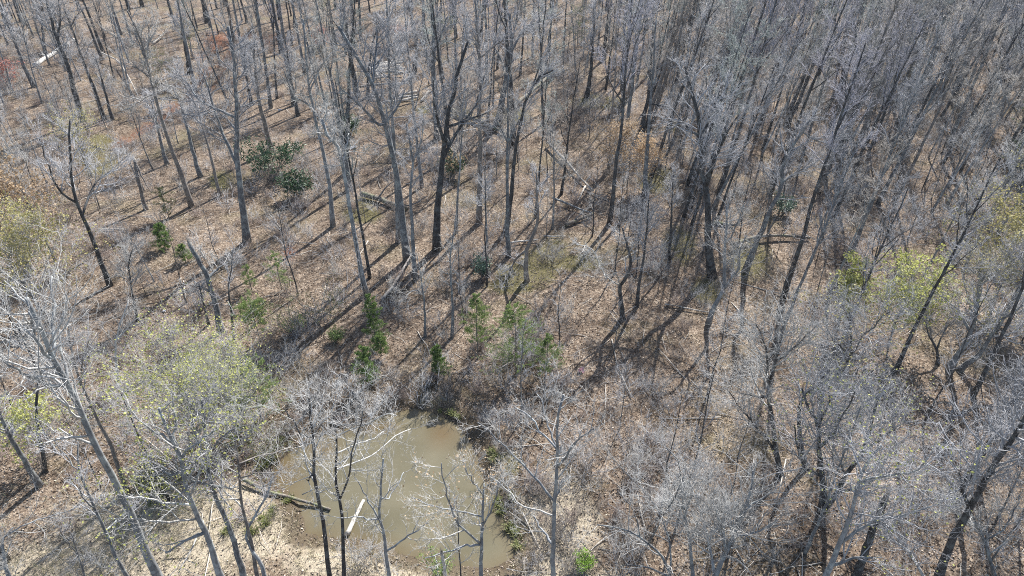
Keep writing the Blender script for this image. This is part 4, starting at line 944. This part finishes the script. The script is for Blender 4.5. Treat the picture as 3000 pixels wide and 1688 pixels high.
V_('thin green pine up the slope from the lime feathery pine', 825, 850, 735, 80, 'pine', .7, .6, lo=.1, nl=.6)
V_('broad green pine behind the yellow budding crown left of the pond', 765, 1225, 1062, 150, 'pine', 1.4, .8, lo=.1, rnd=True, nl=.8)
V_('olive evergreen bush under the limbs of the pale budding tree', 466, 1462, 1358, 120, 'olive', 1.1, .8, lo=.05, rnd=True, nl=.8)
V_('pale green pine beyond the tan trunk near the gully', 487, 265, 150, 105, 'olive', 1.1, .8, lo=.15, rnd=True, nl=.7)
V_('pale green pine by the dark gully trunks at the top', 560, 160, 55, 60, 'olive', .9, .8, lo=.15, rnd=True, nl=.7)
V_('green pine alone in the far woods at the top middle', 1690, 142, 25, 95, 'pine', 1.2, .8, lo=.15, rnd=True, nl=.8)
V_('low green pine behind the dense crown at the top', 1312, 112, 52, 70, 'pine', .8, .8, lo=.15, rnd=True, nl=.8)
V_('small olive pine left of the snag along the leafy slope', 495, 640, 545, 55, 'olive', .8, .8, lo=.1, rnd=True, nl=.6)
V_('dark green conifer at the right edge of the woods', 2990, 395, 262, 80, 'cedar', 1.2, .7, lo=.1)
V_('dark shadowy conifer below another at the right edge', 2968, 500, 375, 90, 'cedar', 1.1, .7, lo=.05)
V_('dark conifer at the top edge beside the gully', 950, 50, -20, 80, 'cedar', 1.0, .7, lo=.1)
V_('pale olive pine at the top right among dense crowns', 2790, 120, 20, 110, 'olive', 1.0, .7, lo=.1, rnd=True, nl=.6)
V_('faint green pine in the dense right woods', 2640, 270, 190, 100, 'olive', .9, .7, lo=.1, rnd=True, nl=.5)

def leafy_shrub(label, bx, by, ty, wpx, kind, n=900, leaf=.09, stems=9, cat='shrub', name='evergreen_shrub', mixk=None):
    rg = np.random.default_rng(hash_s(label)); base = ground_at(bx, by); dep = base[1] * CT + (CAM_H - base[2]) * ST
    H = max(.5, lift(np.array([[bx, ty]]), base, np.zeros(1))[0, 2] - base[2]); W = wpx * dep / F / 2
    root = empty(name, base); tag(root, label, cat)
    a = np.arange(stems) * 2.4; d = np.stack([np.cos(a) * W / H, np.sin(a) * W / H, np.ones(stems)], -1) * rg.uniform(.5, 1, (stems, 1))
    P = np.array([0, 0, -.06])[None, None] + d[:, None] * (np.linspace(0, 1, 5)[None, :, None] * H) + rg.normal(size=(stems, 5, 3)) * [.05, .05, .03] * np.linspace(0, 1, 5)[None, :, None]
    R = np.linspace(.035, .012, 5)[None] * np.ones((stems, 1)); g = Geo(); g.tubes(P, R, 5)
    C, CR = grow(P, R, 6, .3, 1, .4, 1.1, min(W, H) * .55, 3, .6, .5, .4, .2, rg, .4, .006); g.tubes(C, CR, 3, cone=True)
    obj('stems', g.mesh('stems', TWIG['brown']), root)
    D, _ = grow(C, CR, 3, .3, 1, .5, 1.2, min(W, H) * .3, 2, .6, .5, .3, .2, rg)
    c = np.concatenate([C[:, -1], D[:, -1]]); k = max(4, n // len(c)); pts = np.repeat(c, k, 0) + rg.normal(size=(len(c) * k, 3)) * leaf * 1.5
    g = Geo(); g.leaves(pts, leaf, rg, 1.0, .38); obj('foliage', g.mesh('foliage', LEAF[kind], False, True), root)
    if mixk:
        g = Geo(); q = pts[rg.choice(len(pts), len(pts) // 2)] + [0, 0, .25]; g.leaves(q, leaf, rg, 1, .5); tag(obj('buds', g.mesh('buds', LEAF[mixk], False, True), root), kind='stuff')
    OCC.append((base[0], base[1], 1.2)); return root
Bs = leafy_shrub
Bs('largest glossy dark evergreen shrub beside the main forked tree', 805, 515, 425, 150, 'rhodo', 1800, .16, 12)
Bs('glossy evergreen shrub in front of the largest one', 872, 580, 500, 92, 'rhodo', 1500, .15, 10)
Bs('small dark evergreen shrub left of the big forked crown', 1028, 396, 338, 55, 'rhodo', 900, .14)
Bs('green shrub with orange leaves by the blackest forked trunk', 1330, 520, 458, 62, 'rhodo', 800, .13, mixk='bud_orange')
Bs('grey green bush on the slope above the pine saplings', 1412, 815, 752, 50, 'teal', 500, .11)
Bs('grey green evergreen bush behind the largest dark trunk', 2293, 630, 575, 62, 'teal', 700, .12)
Bs('bright green leafy bush low right of the pond', 1708, 1668, 1622, 64, 'bright', 1100, .055, name='green_shrub')
Bs('yellow green leafy bush around the broken stub at the pond foot', 1290, 1705, 1612, 80, 'lime', 900, .055, name='green_shrub')
Bs('hazy green thicket left of the tall dense cedar', 930, 945, 855, 190, 'olive', 1500, .055, 14, name='green_shrub')
Bs('thin lime shrub beside the lime feathery pine', 860, 985, 905, 110, 'lime', 700, .05, 10, name='green_shrub')
Bs('olive bush on the shady shore left of the pond', 790, 1340, 1270, 150, 'olive', 1300, .05, 12, name='green_shrub')
Bs('green bush under the broad green pine', 690, 1290, 1200, 140, 'pine', 1100, .05, 12, name='green_shrub')
Bs('tiny green shrub under the yellow budding crown', 985, 1000, 960, 46, 'pine', 400, .07, name='green_shrub')

def budding(label, bx, by, ty, wpx, kind, nb, n1=26, size=.07, twig='grey', bark_k='grey', m=(5, 5, 2)):
    rg = np.random.default_rng(hash_s(label)); base = ground_at(bx, by); dep = base[1] * CT + (CAM_H - base[2]) * ST
    H = lift(np.array([[bx, ty]]), base, np.zeros(1))[0, 2] - base[2]; W = wpx * dep / F / 2
    o = proto_sapling('budding_tree', H * .82, max(.05, H * .011), bark_k, W * 1.5, n1, rg, m=m, twig=twig, buds=(kind, int(nb * 1.5), size), first=.2)
    o.location = base; tag(o, label, 'tree'); OCC.append((base[0], base[1], 1.0)); return o
budding('yellow green budding tree filling the ground left of the pond', 590, 1330, 1000, 400, 'bud_yellow', 2600, 54, .055, 'pale', m=(6, 6, 3))
budding('second yellow green budding tree nearer the pond edge', 700, 1290, 1030, 300, 'bud_yellow', 1500, 40, .05, 'pale', m=(6, 6, 3))
budding('low lime sprig tree in front of the dark crooked trunk', 165, 1330, 1165, 200, 'bud_yellow', 1300, 22, .07)
budding('orange tan budding tree at the left edge', 85, 790, 520, 300, 'bud_orange', 6000, 50, .10, m=(6, 6, 3))
budding('straw coloured budding tree below the orange tan one', 130, 930, 640, 300, 'bud_olive', 3800, 44, .08, 'pale', m=(6, 6, 3))
budding('orange budding sapling cluster right of the white fallen log', 1800, 545, 365, 150, 'bud_orange', 1900, 34, .09)
budding('orange budding sapling just right of the first orange one', 1885, 565, 400, 120, 'bud_orange', 1300, 26, .09)
budding('small red budding tree at the top left edge', 30, 270, 180, 90, 'bud_red', 700, 24, .09, 'grey')
budding('small red budding tree beside the dark gully at the top', 945, 145, 92, 62, 'bud_red', 450, 18, .10, 'grey')
budding('yellow budding treetop among grey crowns right of the largest trunk', 2455, 960, 730, 110, 'bud_yellow', 1200, 26, .09)
budding('wide yellow budding treetop right of the narrow yellow one', 2600, 1010, 765, 240, 'bud_yellow', 2000, 38, .09)
budding('olive budding crown at the right edge above the splitting tree', 2900, 900, 590, 320, 'bud_olive', 4500, 46, .085, m=(6, 6, 3))
budding('faint green budding tree left of the main forked tree in the woods', 270, 520, 330, 150, 'bud_olive', 900, 30, .07)

# ------------------------------------------------------------------ fallen trunks and poles
def log(name, label, pts, w0, w1, bark_k, h0=0.0, h1=0.0, cat='log', stubs=0, group=None, sides=9, raise_=None):
    rg = np.random.default_rng(hash_s(label)); P2 = pxs(pts) if isinstance(pts, str) else np.array(pts, float)
    G_ = ground_at(P2[:, 0], P2[:, 1]); dep = G_[:, 1] * CT + (CAM_H - G_[:, 2]) * ST
    r = np.linspace(w0, w1, len(P2)) * dep / F / 2
    hh = np.linspace(h0, h1, len(P2))
    if raise_ is not None: G_[:, 2] = np.maximum(G_[:, 2], raise_)
    D_ = ray(P2[:, 0], P2[:, 1]); t = (G_[:, 2] + hh + r * .7 - CAM_H) / D_[:, 2]; P3 = D_ * t[:, None] + [0, 0, CAM_H]
    P3 = resample(P3, 10, 0); R = np.interp(np.linspace(0, 1, 10), np.linspace(0, 1, len(r)), r)
    c = P3[0].copy(); P3 = P3 - c; P3[1:-1] += rg.normal(size=(8, 3)) * R[1:-1, None] * .15
    root = empty(name, c); tag(root, label, cat, group)
    g = Geo(); g.tubes(P3[None], R[None], sides); obj('trunk', g.mesh('trunk', BARK[bark_k]), root)
    if stubs:
        C, CR = grow(P3[None], R[None], stubs, .2, 1, .5, 1.2, R.mean() * 14, 5, .4, .3, .4, .15, rg, .2)
        C[..., 2] = np.maximum(C[..., 2], -.1); g = Geo(); g.tubes(C, CR, 5)
        D, DR = grow(C, CR, 4, .3, 1, .4, 1, R.mean() * 6, 3, .5, .4, .3, .2, rg, .2); g.tubes(D, DR, 3, cone=True)
        obj('branches', g.mesh('branches', BARK['grey' if bark_k == 'rot' else bark_k]), root)
    return root
log('fallen_log', 'long white bleached fallen trunk in the middle woods', 'B 1560,1070 1630,1150 1710,1230 1800,1340 1900,1440', 8, 5, 'bleached', .5, .3, stubs=5)
log('fallen_branch', 'short white branch sticking off the bleached fallen trunk', [(1716,534),(1722,525),(1730,516)], 6, 5, 'bleached', .3, .9)
log('fallen_branch', 'white splintered branch below the bleached fallen trunk', [(1715,546),(1702,572),(1688,598)], 6, 2, 'bleached', .2, .05)
log('fallen_log', 'thick grey fallen trunk crossing behind the blackest forked trunk', 'B 830,830 930,880 1080,930 1200,990 1310,1040', 14, 10, 'rot', .2, .1, stubs=4)
log('fallen_log', 'mossy fallen trunk propped up behind the thick grey trunk', 'B 1230,845 1330,770 1420,705 1600,540', 12, 7, 'rot', .4, .8, stubs=4)
log('fallen_log', 'broken brown trunk lying behind the leaning blue grey pole', 'E 150,10 260,45 380,90 500,125', 16, 13, 'rot', .25, .1, stubs=2)
log('fallen_log', 'dark split log on the slope under the orange saplings', 'E 1690,250 1790,205 1895,165', 12, 9, 'rot', .1, .25, stubs=1)
log('fallen_log', 'thin grey fallen stem leading to the dark split log', 'E 1590,40 1700,85 1800,130 1900,160', 6, 5, 'grey', .4, .2, stubs=2)
log('fallen_log', 'dark fallen limb arching behind the largest dark trunk', 'F 370,395 500,350 640,325 800,330 960,345', 12, 7, 'rot', .5, .2, stubs=6)
log('fallen_log', 'dark short log against the largest dark trunk', 'F 230,225 310,240 390,250', 13, 9, 'rot', .1, .1, stubs=3)
log('fallen_branch', 'straight white stick at the foot of the curved blue grey tree', 'F 0,870 100,890 200,907', 4, 3, 'bleached', .15, .1)
log('fallen_log', 'pale bare log leaning by the foot of the big grey forked tree', 'E 305,815 380,720 450,610 560,420', 11, 5, 'tan', .1, .6, stubs=2)
log('fallen_log', 'silver fallen trunk in the top left woods', 'A 260,490 350,435 420,390 560,300', 12, 8, 'pale', .2, .2, stubs=1)
log('fallen_branch', 'bright white branch above the pale green pine', 'A 1150,330 1190,295 1240,250', 6, 4, 'bleached', .2, .6)
log('fallen_branch', 'thin pale arching branch in the upper left woods', 'A 760,395 900,460 980,600 1040,720', 4, 3, 'bleached', 1.2, .3)
log('fallen_branch', 'white pole lying on the leaves by the left dark crooked oak', 'D 750,275 850,282 940,275', 4, 3, 'bleached', .15, .1)
log('fallen_log', 'long brown log running from the straw bank into the pond', 'H 30,712 130,760 230,815 400,860 560,900 690,945', 13, 7, 'rot', .25, .05, stubs=2, raise_=WATER_Z)
log('fallen_branch', 'pale plank like log floating in the pond', 'H 815,1130 860,1040 900,960 940,875', 15, 9, 'bleached', .1, .1, raise_=WATER_Z)
log('fallen_log', 'dark log in shade at the left edge of the lower woods', 'D 0,1138 130,1118 260,1105', 9, 7, 'rot', .2, .2)
log('fallen_branch', 'pale pole leaning on the end of the second pole stack', 'B 600,765 630,725 662,685', 6, 6, 'bleached', .1, .8)
log('fallen_branch', 'brown stick crossing the straw bank near the pale budding tree', 'G 1250,1275 1380,1190 1500,1120', 5, 4, 'grey', .2, .9)
log('fallen_branch', 'grey fallen branch right of the brown kinked tree', 'E 1240,385 1340,372 1480,358', 5, 4, 'pale', .2, .2)
log('fallen_branch', 'curled grey stick lying on the mossy slope', 'E 1530,330 1600,335 1690,332', 4, 3, 'pale', .15, .1)
log('fallen_branch', 'thin pale stick lying below the dark straight trunk', 'E 2440,845 2510,855 2570,865', 4, 4, 'bleached', .1, .1)
POLES = [((1088,190),(1165,178),5,'grey','greyest pole at the top of the upper pole stack'),((1090,194),(1180,182),6,'bleached','pole second from the top of the upper pole stack'),((1092,197),(1160,186),5,'bleached','short bright pole inside the upper pole stack'),((1045,196),(1172,192),5,'grey','dull pole under the bright ones in the upper stack'),((1090,204),(1178,197),4,'pale','thin pole in the middle of the upper stack'),((1095,206),(1187,201),5,'pale','long pole near the bottom of the upper stack'),((1098,207),(1182,213),6,'bleached','whitest pole slanting across the upper stack'),((1092,224),(1165,217),4,'tan','tan pole just below the upper stack'),((1094,230),(1148,221),4,'tan','short tan pole below the upper stack'),((1100,248),(1200,243),5,'bleached','lone pale pole between the two stacks'),((1050,255),(1110,247),5,'tan','tan pole lying left between the two stacks'),((1088,283),(1130,279),5,'bleached','short pale pole left of the lower stack'),((1150,283),(1222,268),5,'pale','topmost pole of the lower pole stack'),((1140,290),(1225,278),5,'bleached','bright second pole of the lower pole stack'),((1170,296),(1225,284),5,'bleached','bright lowest pole of the lower pole stack'),((1120,300),(1180,294),5,'pale','pole jutting left under the lower stack'),((1089,196),(1116,233),3,'bleached','thin white pole leaning across the upper stack')]
for a, b, w, bk, lab in POLES:
    log('cut_pole', lab, [a, ((a[0]+b[0])/2, (a[1]+b[1])/2), b], w * 1.5, w * 1.3, 'bleached' if bk in ('pale', 'grey') else bk, .45, .45, cat='pole', group='poles lying in two stacks', sides=7)
# stump hole roots, scraps
def scrap(label, px, py, w, mat, name='plastic_scrap', lift_=0.0):
    rg = np.random.default_rng(hash_s(label)); p = ground_at(px, py); dep = p[1] * CT + (CAM_H - p[2]) * ST; s = w * dep / F / 2
    n = 5; u, v = np.meshgrid(np.linspace(-1, 1, n), np.linspace(-1, 1, n)); V = np.stack([u * s, v * s * .9, np.abs(rg.normal(size=u.shape)) * s * .7 + .04], -1)
    V[..., :2] += rg.normal(size=V[..., :2].shape) * s * .2; i = (np.arange(n-1)[:, None] * n + np.arange(n-1)[None]).ravel()
    T_ = np.concatenate([np.stack([i, i+1, i+n+1], -1), np.stack([i, i+n+1, i+n], -1)])
    o = obj(name, make_mesh(name, V.reshape(-1, 3), T_, mat, False), loc=(p[0], p[1], p[2] + lift_)); tag(o, label, 'litter'); return o
pm, nt, b = new_mat('white plastic'); b.inputs['Base Color'].default_value = (.72, .73, .75, 1); b.inputs['Roughness'].default_value = .45
pk, nt, b = new_mat('pink plastic'); b.inputs['Base Color'].default_value = (.62, .40, .42, 1); b.inputs['Roughness'].default_value = .5
scrap('white plastic bag on leaves below the small dark evergreen shrub', 1035, 437, 18, pm, 'plastic_bag')
scrap('small white scrap near the pale crowned tree in the left clearing', 482, 914, 9, pm)
scrap('small white scrap beside the foot of the splintered snag', 567, 967, 8, pm)
scrap('pinkish white scrap on the leaves beyond the widest pine', 1702, 1090, 16, pk)
scrap('white scrap at a trunk by the top left gully woods', 380, 246, 9, pm)
scrap('white scrap near the dark trunk left of the pole stacks', 820, 325, 10, pm)
bpy.context.view_layer.update()
